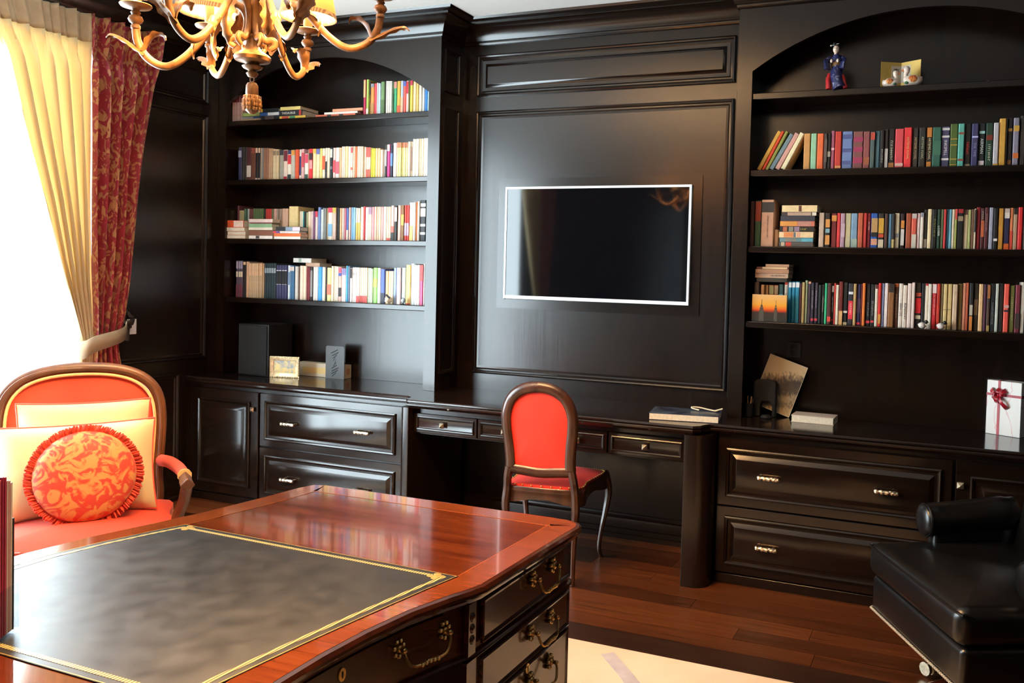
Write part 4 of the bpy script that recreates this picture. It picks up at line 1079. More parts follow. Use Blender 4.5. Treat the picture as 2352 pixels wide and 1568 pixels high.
LEA = [(-.215, -2.785), (.664, -2.805), (.645, -2.91), (.629, -3.014), (.613, -3.123), (.597, -3.243), (.586, -3.339), (.578, -3.421), (.576, -3.51), (-.235, -3.505), (-.275, -3.37), (-.295, -3.25), (-.299, -3.12), (-.277, -2.985), (-.245, -2.87)]
lo = MB().prism(LEA, DZ + 0.0007, DZ + 0.0019).build('leather_top', LEATHER, desk)
def loop(p0, p1, z, name, mat, par):
    m = MB()
    a, b = inset(LEA, p0), inset(LEA, p1)
    m.rings([[(q[0], q[1], z) for q in a], [(q[0], q[1], z + 0.0005) for q in a], [(q[0], q[1], z + 0.0005) for q in b], [(q[0], q[1], z) for q in b]], True)
    return m.build(name, mat, par)
loop(0.0015, 0.0035, DZ + 0.0019, 'gilt_line', GILT, lo)
gb = two_tone('gilt_roll_tooling', (0.10, 0.07, 0.03), (0.85, 0.56, 0.18), kind='wave', scale=42, lo=0.30, hi=0.5, rough=0.35, dist=0.0)
loop(0.018, 0.029, DZ + 0.0019, 'gilt_border', gb, lo)
for (cx, cy) in ((.618, -2.828), (-.185, -2.808), (.545, -3.485), (-.205, -3.482)):
    m = MB()
    for k in range(4):
        a = k * math.pi / 2 + 0.3
        m.ball((cx + 0.013 * math.cos(a), cy + 0.013 * math.sin(a), DZ + 0.0021), 0.010, 8, 4, (1, 0.8, 0.06))
    m.ball((cx, cy, DZ + 0.0022), 0.009, 8, 4, (1, 1, 0.08))
    m.build('gilt_corner_flower', GILT, lo)
# frieze, waist moulding, pedestals
m = MB()
fr = inset(OUT, 0.034)
m.prism([tuple(q) for q in fr], 0.612, DZ - 0.0345)
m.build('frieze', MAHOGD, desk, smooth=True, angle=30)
m = MB()
rs = [[(q[0], q[1], z) for q in inset(OUT, p)] for p, z in ((0.034, 0.6115), (0.026, 0.608), (0.024, 0.603), (0.030, 0.598), (0.036, 0.594))]
m.rings(rs, True, True, True)
m.build('waist_moulding', MAHOGD, desk, smooth=True, angle=30)
for ys, ye in ((-2.288, -2.855), (-4.105, -3.565)):
    y0, y1 = min(ys, ye), max(ys, ye)
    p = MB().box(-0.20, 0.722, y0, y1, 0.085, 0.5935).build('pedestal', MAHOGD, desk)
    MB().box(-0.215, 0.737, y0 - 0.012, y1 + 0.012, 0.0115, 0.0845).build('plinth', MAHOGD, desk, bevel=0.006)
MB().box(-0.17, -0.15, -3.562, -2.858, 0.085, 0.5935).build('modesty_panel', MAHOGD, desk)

def bail_handle(parent, c, ndir, sp=0.118):
    """swan-neck bail handle: c = centre on the face, ndir = outward angle in the XY plane"""
    n = np.array((math.cos(ndir), math.sin(ndir), 0)); s_ = np.array((-math.sin(ndir), math.cos(ndir), 0)); z = np.array((0, 0, 1.0)); c = np.array(c)
    m = MB()
    for sg in (-1, 1):
        q = c + s_ * sg * sp / 2
        # pierced leafy rosette
        for k in range(7):
            a = k * 2 * math.pi / 7 + 0.3
            m.ball(q + n * 0.003 + s_ * 0.012 * math.cos(a) + z * 0.017 * math.sin(a), 0.0068, 7, 4, (0.9, 0.9, 0.9))
        m.ball(q + n * 0.006, 0.0095, 8, 5)
        m.tube([q, q + n * 0.022], 0.005, 8)
        m.ball(q + n * 0.022, 0.0065, 8, 5)
    pts = [c - s_ * sp / 2 + n * .022, c - s_ * sp * .47 + n * .026 - z * .018, c - s_ * sp * .36 + n * .03 - z * .037, c - s_ * sp * .15 + n * .031 - z * .040, c + n * .031 - z * .037, c + s_ * sp * .15 + n * .031 - z * .040, c + s_ * sp * .36 + n * .03 - z * .037, c + s_ * sp * .47 + n * .026 - z * .018, c + s_ * sp / 2 + n * .022]
    m.tube(spline(pts, 5), 0.0036, 7)
    for k in range(-2, 3):
        m.ball(c + s_ * 0.011 * k + n * .031 - z * (.038 + .001 * abs(k)), 0.0062, 7, 4)
    return m.build('bail_handle', BRASS, parent, smooth=True)

def keyhole(parent, c, ndir):
    n = np.array((math.cos(ndir), math.sin(ndir), 0)); s_ = np.array((-math.sin(ndir), math.cos(ndir), 0))
    m = MB()
    ring = [(0.0095 * math.cos(a), 0.0135 * math.sin(a)) for a in np.linspace(0, 2 * math.pi, 16, endpoint=False)]
    m.plate(ring, c, s_, (0, 0, 1), n, 0.0025)
    k = m.build('escutcheon', GILT, parent)
    MB().plate([(x * .25, y * .55) for x, y in ring], np.array(c) + n * 0.0026, s_, (0, 0, 1), n, 0.0004).build('keyhole', BLACKM, k)

PR_DESK = [(0, 0), (0, 0.007), (0.004, 0.009), (0.009, 0.006), (0.012, 0.0045), (0.016, 0.0045)]
def desk_drawer(y0, y1, z0, z1, x):
    m = MB().panel((x, y0, z0), (0, 1, 0), (0, 0, 1), (1, 0, 0), y1 - y0, z1 - z0, PR_DESK)
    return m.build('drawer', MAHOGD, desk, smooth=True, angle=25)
for (ya, yb) in ((-2.80, -2.305), (-4.085, -3.60)):
    for z0, z1, zh, xx in ((0.622, 0.726, 0.695, 0.7235), (0.480, 0.586, 0.553, 0.7225), (0.305, 0.472, 0.428, 0.7225), (0.098, 0.297, 0.235, 0.7225)):
        d = desk_drawer(ya, yb, z0, z1, xx)
        bail_handle(d, (xx + 0.008, (ya + yb) / 2 + 0.06, zh), 0.0)
        if zh in (0.428,):
            keyhole(d, (xx + 0.006, (ya + yb) / 2 - 0.01, zh + 0.034), 0.0)
# the curved centre drawer of the kneehole side
cur = [q for q in inset(spline(OUT[5:14], 4), 0.0) if True]
cur = [np.array(q) for q in spline(OUT[6:13], 5)]
def nrm(i):
    d = cur[min(i + 1, len(cur) - 1)] - cur[max(i - 1, 0)]
    d /= np.linalg.norm(d)
    return np.array((-d[1], d[0]))   # outward (+x)
m = MB()
rs = []
for i, q in enumerate(cur):
    nn = nrm(i)
    a = q - nn * 0.0335
    b = q - nn * 0.0255
    rs.append([(a[0], a[1], .622), (b[0], b[1], .624), (b[0], b[1], .724), (a[0], a[1], .726)])
m.rings(rs, True, True, True)
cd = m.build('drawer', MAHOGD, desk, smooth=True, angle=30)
for yt in (-2.985, -3.43):
    i = min(range(len(cur)), key=lambda k: abs(cur[k][1] - yt))
    nn = nrm(i); q = cur[i] - nn * 0.0252
    bail_handle(cd, (q[0], q[1], 0.692), math.atan2(nn[1], nn[0]), 0.125)
i = min(range(len(cur)), key=lambda k: abs(cur[k][1] + 3.20))
nn = nrm(i); q = cur[i] - nn * 0.0252
keyhole(cd, (q[0], q[1], 0.700), math.atan2(nn[1], nn[0]))
for yy in (-2.845, -3.565):
    m = MB().box(0.716, 0.7285, yy - 0.016, yy + 0.016, 0.6125, 0.733)
    for k in range(3):
        m.ball((0.7285, yy, 0.70 - 0.026 * k), 0.009, 8, 5, (0.6, 1, 1.3))
    m.build('carved_bracket', MAHOGD, desk, smooth=True)

# ================================================================== red side chair
def closed_loop(pts, n):
    P = [np.array(p, float) for p in pts]
    k = len(P)
    out = []
    for i in range(k):
        a, b, c, d = P[i - 1], P[i], P[(i + 1) % k], P[(i + 2) % k]
        for j in range(n):
            t = j / n
            out.append(0.5 * (2 * b + (c - a) * t + (2 * a - 5 * b + 4 * c - d) * t * t + (3 * b - a - 3 * c + d) * t ** 3))
    return out

def cushion_fill(m, loop2d, to3, depth, n=5, sign=1):
    """dome over a closed 2-D outline: to3(x, z, d) -> point; rings shrink to the middle"""
    L = np.array([[p[0], p[1]] for p in loop2d])
    c = L.mean(0)
    rs = []
    for k in range(n + 1):
        t = k / n
        f = 1 - t
        rs.append([to3(*(c + (p - c) * max(f, 0.01)), sign * depth * (1 - f ** 2.6)) for p in L])
    m.rings(rs, True, False, True)

CHX = (-0.124, -0.60)
ch = thing('side_chair', 'french style side chair with orange red upholstery and dark carved frame', 'chair', (CHX[0], CHX[1], 0.0005), math.radians(8.5), local=True)
SB = -0.215    # rear of seat (local y); the chair faces +y
def bk(x, z, d=0.0):
    """back plane, reclined"""
    return (x, SB - 0.02 - (z - 0.46) * 0.14 + d, z)
outl = [(0, .966), (.085, .952), (.150, .905), (.182, .83), (.184, .75), (.172, .64), (.168, .56), (.165, .528), (.10, .520), (0, .512), (-.10, .520), (-.165, .528), (-.168, .56), (-.172, .64), (-.184, .75), (-.182, .83), (-.150, .905), (-.085, .952)]
lp = closed_loop(outl, 4)
MB().tube([bk(p[0], p[1]) for p in closed_loop([(x * 0.90, .74 + (z - .74) * .93) for x, z in outl], 4)], 0.027, 10, closed=True, flat=0.62).build('back_frame', CHAIRW, ch, smooth=True)
inl = closed_loop([(x * 0.83, .742 + (z - .742) * .86) for x, z in outl], 4)
m = MB()
cushion_fill(m, inl, lambda x, z, d: bk(x, z, d), 0.012, sign=-1)
cushion_fill(m, inl, lambda x, z, d: bk(x, z, d), 0.022, sign=1)
m.build('back_upholstery', REDV, ch, smooth=True, angle=70)
for s in (-1, 1):
    m = MB()
    P = [bk(s * .157, .55), bk(s * .166, .50), (s * .172, SB - .012, .44), (s * .178, SB - .015, .36), (s * .172, SB - .005, .26), (s * .168, SB - .01, .14), (s * .175, SB - .035, .03), (s * .178, SB - .04, .0)]
    m.tube(spline(P, 4), [lerp(.021, .012, min(1, max(0, (k - 12) / 14))) for k in range(29)], 8)
    m.build('leg', CHAIRW, ch, smooth=True)
    m = MB()
    P = [(s * .212, .20, .45), (s * .226, .215, .40), (s * .234, .225, .34), (s * .222, .212, .24), (s * .204, .195, .13), (s * .198, .19, .05), (s * .208, .205, .0)]
    m.tube(spline(P, 4), [lerp(.028, .0115, min(1, k / 16)) for k in range(25)], 8)
    m.build('leg', CHAIRW, ch, smooth=True)
# seat rail with serpentine lower edge
seat = [(-.175, SB), (.175, SB), (.20, -.05), (.228, .16), (.218, .222), (.12, .25), (0, .258), (-.12, .25), (-.218, .222), (-.228, .16), (-.20, -.05)]
sl = closed_loop(seat, 5)
m = MB()
rs = []
nn = len(sl)
for off, zz in ((0.0, .452), (.004, .446), (.004, .428), (0, .42), (0, None), (-.022, None), (-.022, .45)):
    r = []
    for i, p in enumerate(sl):
        d = sl[(i + 1) % nn] - sl[i - 1]
        d /= np.linalg.norm(d)
        q = p + np.array((d[1], -d[0])) * off
        z = zz if zz is not None else .382 + 0.016 * math.cos(math.atan2(p[1], p[0]) * 4) 
        r.append((q[0], q[1], z))
    rs.append(r)
m.rings(rs, True)
m.build('seat_rail', CHAIRW, ch, smooth=True)
m = MB()
s2 = closed_loop([(x * .93, y * .93) for x, y in seat], 5)
m.rings([[(p[0], p[1], .43) for p in s2], [(p[0], p[1], .456) for p in s2]], True, True)
cushion_fill(m, s2, lambda x, y, d: (x, y, .456 + d), 0.028)
m.build('seat', REDV, ch, smooth=True, angle=70)
m = MB()
per = [closed_loop([(x * .945, y * .945) for x, y in seat], 8)]
for p in per[0]:
    m.ball((p[0], p[1], .4575), 0.0042, 6, 4)
tag(m.build('nail_trim', GILT, ch), kind='stuff')

# ================================================================== upholstered armchair by the window
F = (0.80, -0.60)
BX = (-1.63 + 0.27 * F[0], -2.035 + 0.27 * F[1])
ac = thing('armchair', 'coral red upholstered armchair with gilt wood frame beside the window curtain', 'armchair', (BX[0], BX[1], 0.0115), math.atan2(F[1], F[0]) - math.pi / 2, local=True)
def ab(x, z, d=0.0):
    return (x, -0.27 - (z - 0.42) * 0.13 + d, z)
outl = [(0, 1.035), (.13, 1.025), (.225, .99), (.285, .925), (.306, .83), (.303, .70), (.292, .56), (.285, .42), (.14, .40), (0, .395), (-.14, .40), (-.285, .42), (-.292, .56), (-.303, .70), (-.306, .83), (-.285, .925), (-.225, .99), (-.13, 1.025)]
MB().tube([ab(p[0], p[1]) for p in closed_loop([(x * .955, .72 + (z - .72) * .965) for x, z in outl], 4)], 0.0235, 10, closed=True, flat=0.9).build('back_frame', BERGW, ac, smooth=True)
MB().tube([ab(p[0], p[1], .016) for p in closed_loop([(x * .955, .72 + (z - .72) * .965) for x, z in outl], 4)], 0.0095, 8, closed=True).build('frame_bead', BERGW, ac, smooth=True)
MB().tube([ab(p[0], p[1], .018) for p in closed_loop([(x * .875, .72 + (z - .72) * .885) for x, z in outl], 4)], 0.0062, 8, closed=True).build('back_piping', PIPING, ac, smooth=True)
inl = closed_loop([(x * .89, .72 + (z - .72) * .90) for x, z in outl], 4)
m = MB()
cushion_fill(m, inl, ab, 0.035, sign=1)
cushion_fill(m, inl, ab, 0.02, sign=-1)
m.build('back_upholstery', ORANGEV, ac, smooth=True, angle=70)
sc_ = [(-.29, -.27), (.29, -.27), (.315, 0.0), (.325, .24), (.30, .30), (.16, .325), (0, .332), (-.16, .325), (-.30, .30), (-.325, .24), (-.315, 0)]
sl = closed_loop(sc_, 5)
m = MB()
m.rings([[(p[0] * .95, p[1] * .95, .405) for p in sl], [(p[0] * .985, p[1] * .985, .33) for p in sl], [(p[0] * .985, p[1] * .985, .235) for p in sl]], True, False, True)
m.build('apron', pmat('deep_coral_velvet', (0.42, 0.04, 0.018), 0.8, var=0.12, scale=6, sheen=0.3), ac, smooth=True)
m = MB()
m.rings([[(p[0] * .955, p[1] * .955, .408) for p in sl], [(p[0] * .985, p[1] * .985, .425) for p in sl], [(p[0] * .98, p[1] * .98, .450) for p in sl]], True, True)
cushion_fill(m, [p * .98 for p in sl], lambda x, y, d: (x, y, .450 + d), 0.045)
m.build('seat', ORANGEV, ac, smooth=True, angle=70)
MB().tube([(p[0] * .985, p[1] * .985, .409) for p in sl], 0.006, 8, closed=True).build('seat_piping', PIPING, ac, smooth=True)
MB().tube([(p[0] * .985, p[1] * .985, .232) for p in sl], 0.018, 8, closed=True).build('seat_rail', BERGW, ac, smooth=True)
for s in (-1, 1):
    P = [ab(s * .292, .615, .01), (s * .318, -.17, .628), (s * .342, -.02, .630), (s * .352, .10, .626)]
    MB().tube(spline(P, 6), [.026] * 17 + [.026, .024], 10, flat=0.85).build('arm_pad', ORANGEV, ac, smooth=True)
    m = MB()
    m.tube([(s * .352, .100, .626), (s * .352, .106, .626)], .027, 10)
    m.build('arm_piping', PIPING, ac, smooth=True)
    m = MB()
    m.tube(spline([(s * .352, .112, .622), (s * .352, .165, .612), (s * .354, .205, .606)], 4), [.027] * 4 + [.029] * 4 + [.033], 4, flat=0.95)
    m.build('arm_end', BERGW, ac, bevel=0.006)
    m = MB()
    m.tube(spline([(s * .353, .185, .60), (s * .345, .165, .54), (s * .325, .145, .47), (s * .318, .18, .40), (s * .322, .22, .30), (s * .315, .255, .23)], 4), [.022] * 21, 8)
    m.build('arm_post', BERGW, ac, smooth=True)
    for yy in (-.25, .27):
        m = MB()
        m.tube(spline([(s * .285, yy, .235), (s * .295, yy * 1.06, .16), (s * .28, yy, .07), (s * .29, yy * 1.05, 0.0)], 4), [.026, .028, .028, .027, .026, .024, .022, .02, .018, .017, .016, .016, .018], 8)
        m.build('leg', BERGW, ac, smooth=True)

def pillow(name, w, h, t, mat, label, pipe, M, puff=3.2):
    n = 18
    m = MB()
    rs = []
    def pt(u, v, s):
        e = (1 - abs(u) ** puff) * (1 - abs(v) ** puff)
        k = 1 - 0.045 * (u * u * v * v) * 4 + 0.0
        sx = 1 - 0.05 * (1 - abs(v) ** 2) * 0 - 0.04 * abs(v) ** 6 * 0
        return (w / 2 * u * (1 - 0.05 * (1 - v * v)), s * t / 2 * max(0, e) ** 0.5 + s * 0.001, h / 2 * v * (1 - 0.05 * (1 - u * u)))
    for s in (1, -1):
        g = []
        for i in range(n + 1):
            g.append([pt(-1 + 2 * i / n, -1 + 2 * j / n, s) for j in range(n + 1)])
        m.rings(g, False)
    m.xf(M)
    o = m.build(name, mat, smooth=True, angle=80)
    tag(o, label, 'cushion', 'cushions on the coral armchair')
    bd = [(-1 + 2 * i / n, -1) for i in range(n)] + [(1, -1 + 2 * i / n) for i in range(n)] + [(1 - 2 * i / n, 1) for i in range(n)] + [(-1, 1 - 2 * i / n) for i in range(n)]
    pp = MB().tube([(w / 2 * u * (1 - .05 * (1 - v * v)), 0, h / 2 * v * (1 - .05 * (1 - u * u))) for u, v in bd], 0.0042, 6, closed=True).xf(M)
    pp.build('piping', pipe, o, smooth=True)
    return o
AM = Matrix.Translation((BX[0], BX[1], 0.0115)) @ Matrix.Rotation(math.atan2(F[1], F[0]) - math.pi / 2, 4, 'Z')
pillow('cushion', 0.47, 0.40, 0.10, CREAMF, 'plain cream cushion at the back, behind the other armchair cushions', PINKPIPE, AM @ Matrix.Translation((-0.01, -0.168, 0.705)) @ Matrix.Rotation(math.radians(8), 4, 'X'))
pillow('cushion', 0.54, 0.365, 0.15, CREAMF, 'plain cream oblong cushion directly behind the round red armchair cushion', PINKPIPE, AM @ Matrix.Translation((0.012, -0.035, 0.655)) @ Matrix.Rotation(math.radians(11), 4, 'X') @ Matrix.Rotation(math.radians(1.0), 4, 'Y'))
DAM2 = two_tone('coral_gold_damask', (0.55, 0.045, 0.022), (0.60, 0.26, 0.075), scale=17, lo=0.44, hi=0.56, rough=0.6, dist=2.2, detail=2, sheen=0.2)
M = AM @ Matrix.Translation((-0.012, 0.098, 0.655)) @ Matrix.Rotation(math.radians(13), 4, 'X')
m = MB()
R = 0.172
pr_ = [(R * math.sin(a * math.pi / 2 / 9), 0.062 * math.cos(a * math.pi / 2 / 9) ** 0.75) for a in range(10)]
m.lathe([(max(r, .001), z) for r, z in pr_], 36, cap=False)
m.lathe([(max(r, .001), -z) for r, z in pr_], 36, cap=False)
m.xf(M @ Matrix.Rotation(math.pi / 2, 4, 'X'))
rp = tag(m.build('round_cushion', DAM2, smooth=True, angle=80), 'round red and gold patterned cushion with fringe at the front of the armchair', 'cushion', 'cushions on the coral armchair')
m = MB()
rng = random.Random(3)
for k in range(150):
    a = 2 * math.pi * k / 150
    for j in range(4):
        b = a + rng.uniform(-.02, .02)
        r0, r1 = R - .004, R + .022 + rng.uniform(-.004, .004)
        dz = rng.uniform(-.016, .016)
        p0 = Vector((r0 * math.cos(b), dz * .4, r0 * math.sin(b))); p1 = Vector((r1 * math.cos(b + .03), dz * 1.4, r1 * math.sin(b + .03)))
        m.tube([p0, (p0 + p1) / 2, p1], [.0038, .0042, .0024], 4)
m.xf(M)
tag(m.build('fringe', FRINGE, rp), kind='stuff')

# ================================================================== black leather armchair
FD = np.array((-0.885, -0.465))
sf = np.array((1.613, -1.465))
bc_ = sf - FD * 0.34
la = thing('leather_armchair', 'black leather desk armchair with rolled arms and nailhead trim at right', 'armchair', (bc_[0], bc_[1], 0.0115), math.atan2(FD[1], FD[0]) - math.pi / 2, local=True)
def slab(x0, x1, y0, y1, z0, z1, r, n=5, dome=0.0):
    """rounded cushion block"""
    m = MB()
    cx, cy = (x0 + x1) / 2, (y0 + y1) / 2
    def loop(ins):
        p = []
        for sx, sy, a0 in ((1, 1, 0), (-1, 1, 90), (-1, -1, 180), (1, -1, 270)):
            for k in range(n + 1):
                a = math.radians(a0 + 90 * k / n)
                px_ = (x1 - r if sx > 0 else x0 + r) + (r - ins) * math.cos(a)
                py_ = (y1 - r if sy > 0 else y0 + r) + (r - ins) * math.sin(a)
                p.append((px_, py_))
        return p
    rr = min(r * .9, (z1 - z0) / 2.05)
    rs = []
    for k in range(n + 1):
        a = math.pi / 2 * (1 - k / n)
        rs.append([(p[0], p[1], z0 + rr - rr * math.sin(a)) for p in loop(rr - rr * math.cos(a))])
    for k in range(n + 1):
        a = math.pi / 2 * k / n
        rs.append([(p[0], p[1], z1 - rr + rr * math.sin(a)) for p in loop(rr - rr * math.cos(a))])
    m.rings(rs, True, True, False)
    L = loop(rr)
    cushion_fill(m, L, lambda x, y, d: (x, y, z1 + d), dome)
    return m
slab(-.345, .345, -.25, .335, .375, .498, .045, dome=.022).build('seat_cushion', BLKLEA, la, smooth=True, angle=70)
MB().tube(spline([(-.340, .285, .470), (-.335, .310, .478), (-.310, .328, .480), (0, .330, .480), (.310, .328, .480), (.335, .310, .478), (.340, .285, .470)], 5), .0055, 6).build('cushion_welt', BLKLEA, la, smooth=True)
slab(-.335, .335, -.27, .315, .235, .372, .022).build('seat_base', BLKLEA, la, smooth=True, angle=60)
m = MB()
for k in range(58):
    m.ball((-.328 + .656 * k / 57, .3175, .243), .0054, 6, 4)
for k in range(46):
    for s in (-1, 1):
        m.ball((s * .3365, -.26 + .57 * k / 45, .243), .0047, 6, 4)
tag(m.build('nail_trim', pmat('polished_nailhead', (0.9, 0.78, 0.6), 0.35, 0.8, var=0.05), la), kind='stuff')
for s in (-1, 1):
    # rolled arm
    P = [(s * .335, .115, .575), (s * .338, .02, .578), (s * .335, -.12, .592), (s * .322, -.24, .61)]
    o = MB().tube(spline(P, 6), [.062] * 2 + [.066] * 15 + [.06] * 2, 16, flat=1.0).build('arm', BLKLEA, la, smooth=True, angle=60)
    m = MB()
    m.ball((s * .335, .117, .575), .060, 16, 8, (1, .28, 1))
    m.build('arm_facing', BLKLEA, la, smooth=True)
    MB().tube([(s * .335 + .061 * math.cos(a), .113, .575 + .061 * math.sin(a)) for a in np.linspace(0, 2 * math.pi, 24, endpoint=False)], .0045, 6, closed=True).build('arm_welt', BLKLEA, la, smooth=True)
    slab(min(s * .288, s * .352), max(s * .288, s * .352), -.27, .095, .36, .56, .02).build('arm_panel', BLKLEA, la, smooth=True, angle=60)
m = slab(-.30, .30, -.07, .07, .0, .60, .065, dome=.02)
m.xf(Matrix.Translation((0, -.255, .42)) @ Matrix.Rotation(math.radians(12), 4, 'X'))
m.build('backrest', BLKLEA, la, smooth=True, angle=70)
MB().lathe([(.05, .12), (.028, .13), (.028, .235)], 16).build('swivel_post', CHROME, la, smooth=True)
for k in range(5):
    a = 2 * math.pi * k / 5 + .35
    d = Vector((math.cos(a), math.sin(a), 0))
    m = MB()
    m.tube([tuple(d * .03 + Vector((0, 0, .125))), tuple(d * .17 + Vector((0, 0, .105))), tuple(d * .30 + Vector((0, 0, .082)))], [.030, .026, .018], 8, flat=.8)
    lg = m.build('base_arm', MAHOGD, la, smooth=True)
    m = MB()
    m.tube([tuple(d * .29 + Vector((0, 0, .08))), tuple(d * .29 + Vector((0, 0, .045)))], .008, 8)
    tn = Vector((-d.y, d.x, 0))
    for s in (-1, 1):
        m.tube([tuple(d * .30 + tn * s * .006 + Vector((0, 0, .0255))), tuple(d * .30 + tn * s * .020 + Vector((0, 0, .0255)))], .0255, 12)
    m.build('caster', NICKEL, la, smooth=True, angle=50)
# ================================================================== curtains
XCUR = -2.655
def yz(px_):
    p = un(px_[0], px_[1], 'X', XCUR)
    return (p[1], p[2])
def edge(pxs):
    P = sorted([yz(p) for p in pxs], key=lambda q: q[1])
    zs = [q[1] for q in P]; ys = [q[0] for q in P]
    return lambda z: float(np.interp(z, zs, ys))
ZTIE = yz((230, 785))[1]
ZHEAD = yz((203, 32))[1]
r_left = edge([(203, 30), (203, 200), (205, 420), (208, 600), (211, 780), (207, 850), (205, 1000)])
r_right = edge([(365, 68), (350, 180), (330, 330), (311, 500), (293, 640), (277, 735), (262, 790), (272, 850), (278, 1000)])
b_left = edge([(-45, -30), (0, 110), (55, 324), (99, 472), (137, 614), (186, 790), (180, 850), (160, 1000)])
DAMASK = two_tone('crimson_gold_damask', (0.27, 0.012, 0.022), (0.44, 0.20, 0.075), scale=17, lo=0.50, hi=0.57, rough=0.5, dist=2.4, detail=2, stretch=(1, 1, 0.7), sheen=0.15)
HEADF = pmat('stiff_beige_heading', (0.42, 0.30, 0.18), 0.85, var=0.08, scale=30)
def drape(root_name, label, mat, L, Rr, n, amp, mir, header, xoff=0.0, group=None):
    """a pleated panel; mir mirrors it to the far end of the window"""
    my = (lambda y: -5.53 - y) if mir else (lambda y: y)
    yc = my((L(2.0) + Rr(2.0)) / 2)
    t = thing(root_name, label, 'curtain', (XCUR + xoff, yc, 0.02), group=group)
    def grid(z0, z1, nz, m, hd):
        rs = []
        ns = n * 12
        for k in range(nz + 1):
            z = lerp(z0, z1, k / nz)
            a, b = L(z), Rr(z)
            wdt = abs(b - a)
            am = amp * (0.45 + 0.55 * min(1, wdt / 0.42))
            r = []
            for i in range(ns + 1):
                s = i / ns
                ph = 2 * math.pi * n * s
                pinch = max(0, min(1, (z - (ZHEAD - 0.30)) / 0.14)) if z > ZHEAD - 0.30 else 0
                wv = math.sin(ph + 0.25 * math.sin(3.1 * z + s * 5)) * (1 - pinch) + pinch * (max(0, math.cos(ph)) ** 6 * 1.5 - 0.5)
                x = XCUR + xoff + am * wv + 0.006 * math.sin(ph * 2.3 + z * 4)
                y = lerp(a, b, s) + 0.010 * math.cos(ph) * (1 - pinch)
                r.append((x, my(y), z))
            rs.append(r)
        m.rings(rs, False)
        return m
    grid(0.02, ZHEAD - 0.15 if header else ZHEAD, 60, MB(), False).build('fabric', mat, t, smooth=True, angle=80, solid=0.003)
    if header:
        grid(ZHEAD - 0.15, ZHEAD, 6, MB(), True).build('heading_tape', header, t, smooth=True, angle=80, solid=0.004)
    return t
for mir in (False, True):
    w_ = 'near the far end of the window, mirrored in the television' if mir else 'nearest the left bookcase'
    g_ = 'window curtains'
    drape('beige_curtain', 'beige pleated silk curtain swept back at the window, next to the red drape' if not mir else 'beige curtain at the camera end of the window, seen mirrored in television', CURTB, b_left, r_left, 6, 0.028, mir, HEADF, 0.0)
    drape('damask_curtain', 'crimson and gold damask drape left of the dark panelled wall' if not mir else 'crimson damask drape at the camera end of the window', DAMASK, r_left, r_right, 5, 0.048, mir, None, 0.006)
    my = (lambda y: -5.53 - y) if mir else (lambda y: y)
    # tie-back band
    p0 = un(183, 805, 'X', XCUR + 0.05); p1 = un(235, 805, 'X', XCUR + 0.075); p2 = un(292, 748, 'X', WX0 + 0.045)
    m = MB()
    rs = []
    up = 0.075
    path = spline([(XCUR - 0.05, p0[1] - 0.005, p0[2] + 0.01), (XCUR + 0.045, p0[1] + 0.02, p0[2]), (XCUR + 0.07, p1[1] - 0.03, lerp(p0[2], p2[2], .3)), (XCUR + 0.055, lerp(p1[1], p2[1], .5), lerp(p0[2], p2[2], .65)), (WX0 + 0.045, p2[1], p2[2])], 8)
    for i, q in enumerate(path):
        t_ = i / (len(path) - 1)
        h_ = lerp(0.055, 0.032, t_)
        rs.append([(q[0], my(q[1]), q[2] - h_), (q[0], my(q[1]), q[2] + h_)])
    m.rings(rs, False)
    tag(m.build('curtain_tieback', CREAMF if False else pmat('beige_tieback', (0.36, 0.26, 0.16), 0.8, var=0.06, scale=20), smooth=True, angle=80, solid=0.006),
        'beige fabric tieback gathering the curtains beside the armchair' if not mir else 'beige fabric tieback on the curtains at the camera end', 'tieback')
    # dark tassel rosette on the wall
    q = un(291, 735, 'X', WX0 + 0.04)
    t = thing('tassel_holdback', 'dark tasselled rosette holding the curtain tieback to the wall' if not mir else 'dark tasselled rosette at the camera end of the window', 'holdback', (WX0 + 0.03, my(q[1]), q[2]))
    m = MB()
    rg = random.Random(5)
    for k in range(46):
        v = Vector((abs(rg.gauss(0, 1)), rg.gauss(0, 1), rg.gauss(0, 1))).normalized()
        m.ball((WX0 + 0.028 + v.x * .03, my(q[1]) + v.y * .042, q[2] + v.z * .05), 0.012, 6, 4)
    m.build('rosette', pmat('dark_brown_tassel', (0.018, 0.010, 0.007), 0.9, var=0.3, scale=60), t, smooth=True)
    MB().lathe([(0.012, -0.12), (0.014, -0.05), (0.008, -0.03)], 10, (WX0 + 0.032, my(q[1]) + 0.01, q[2])).build('tassel', pmat('dark_brown_tassel', (0.02, .01, .01)), t, smooth=True)
q = un(303, 750, 'X', WX0 + 0.008)
sw = tag(MB().box(WX0 + 0.0005, WX0 + 0.009, q[1] - 0.028, q[1] + 0.03, q[2] - 0.045, q[2] + 0.045).build('switch_plate', WHITEP, bevel=0.002), 'small white wall switch plate just right of the curtain tassel', 'switch plate')
MB().box(WX0 + 0.0092, WX0 + 0.012, q[1] - 0.008, q[1] + 0.008, q[2] - 0.015, q[2] + 0.015).build('rocker', WHITEP, sw)

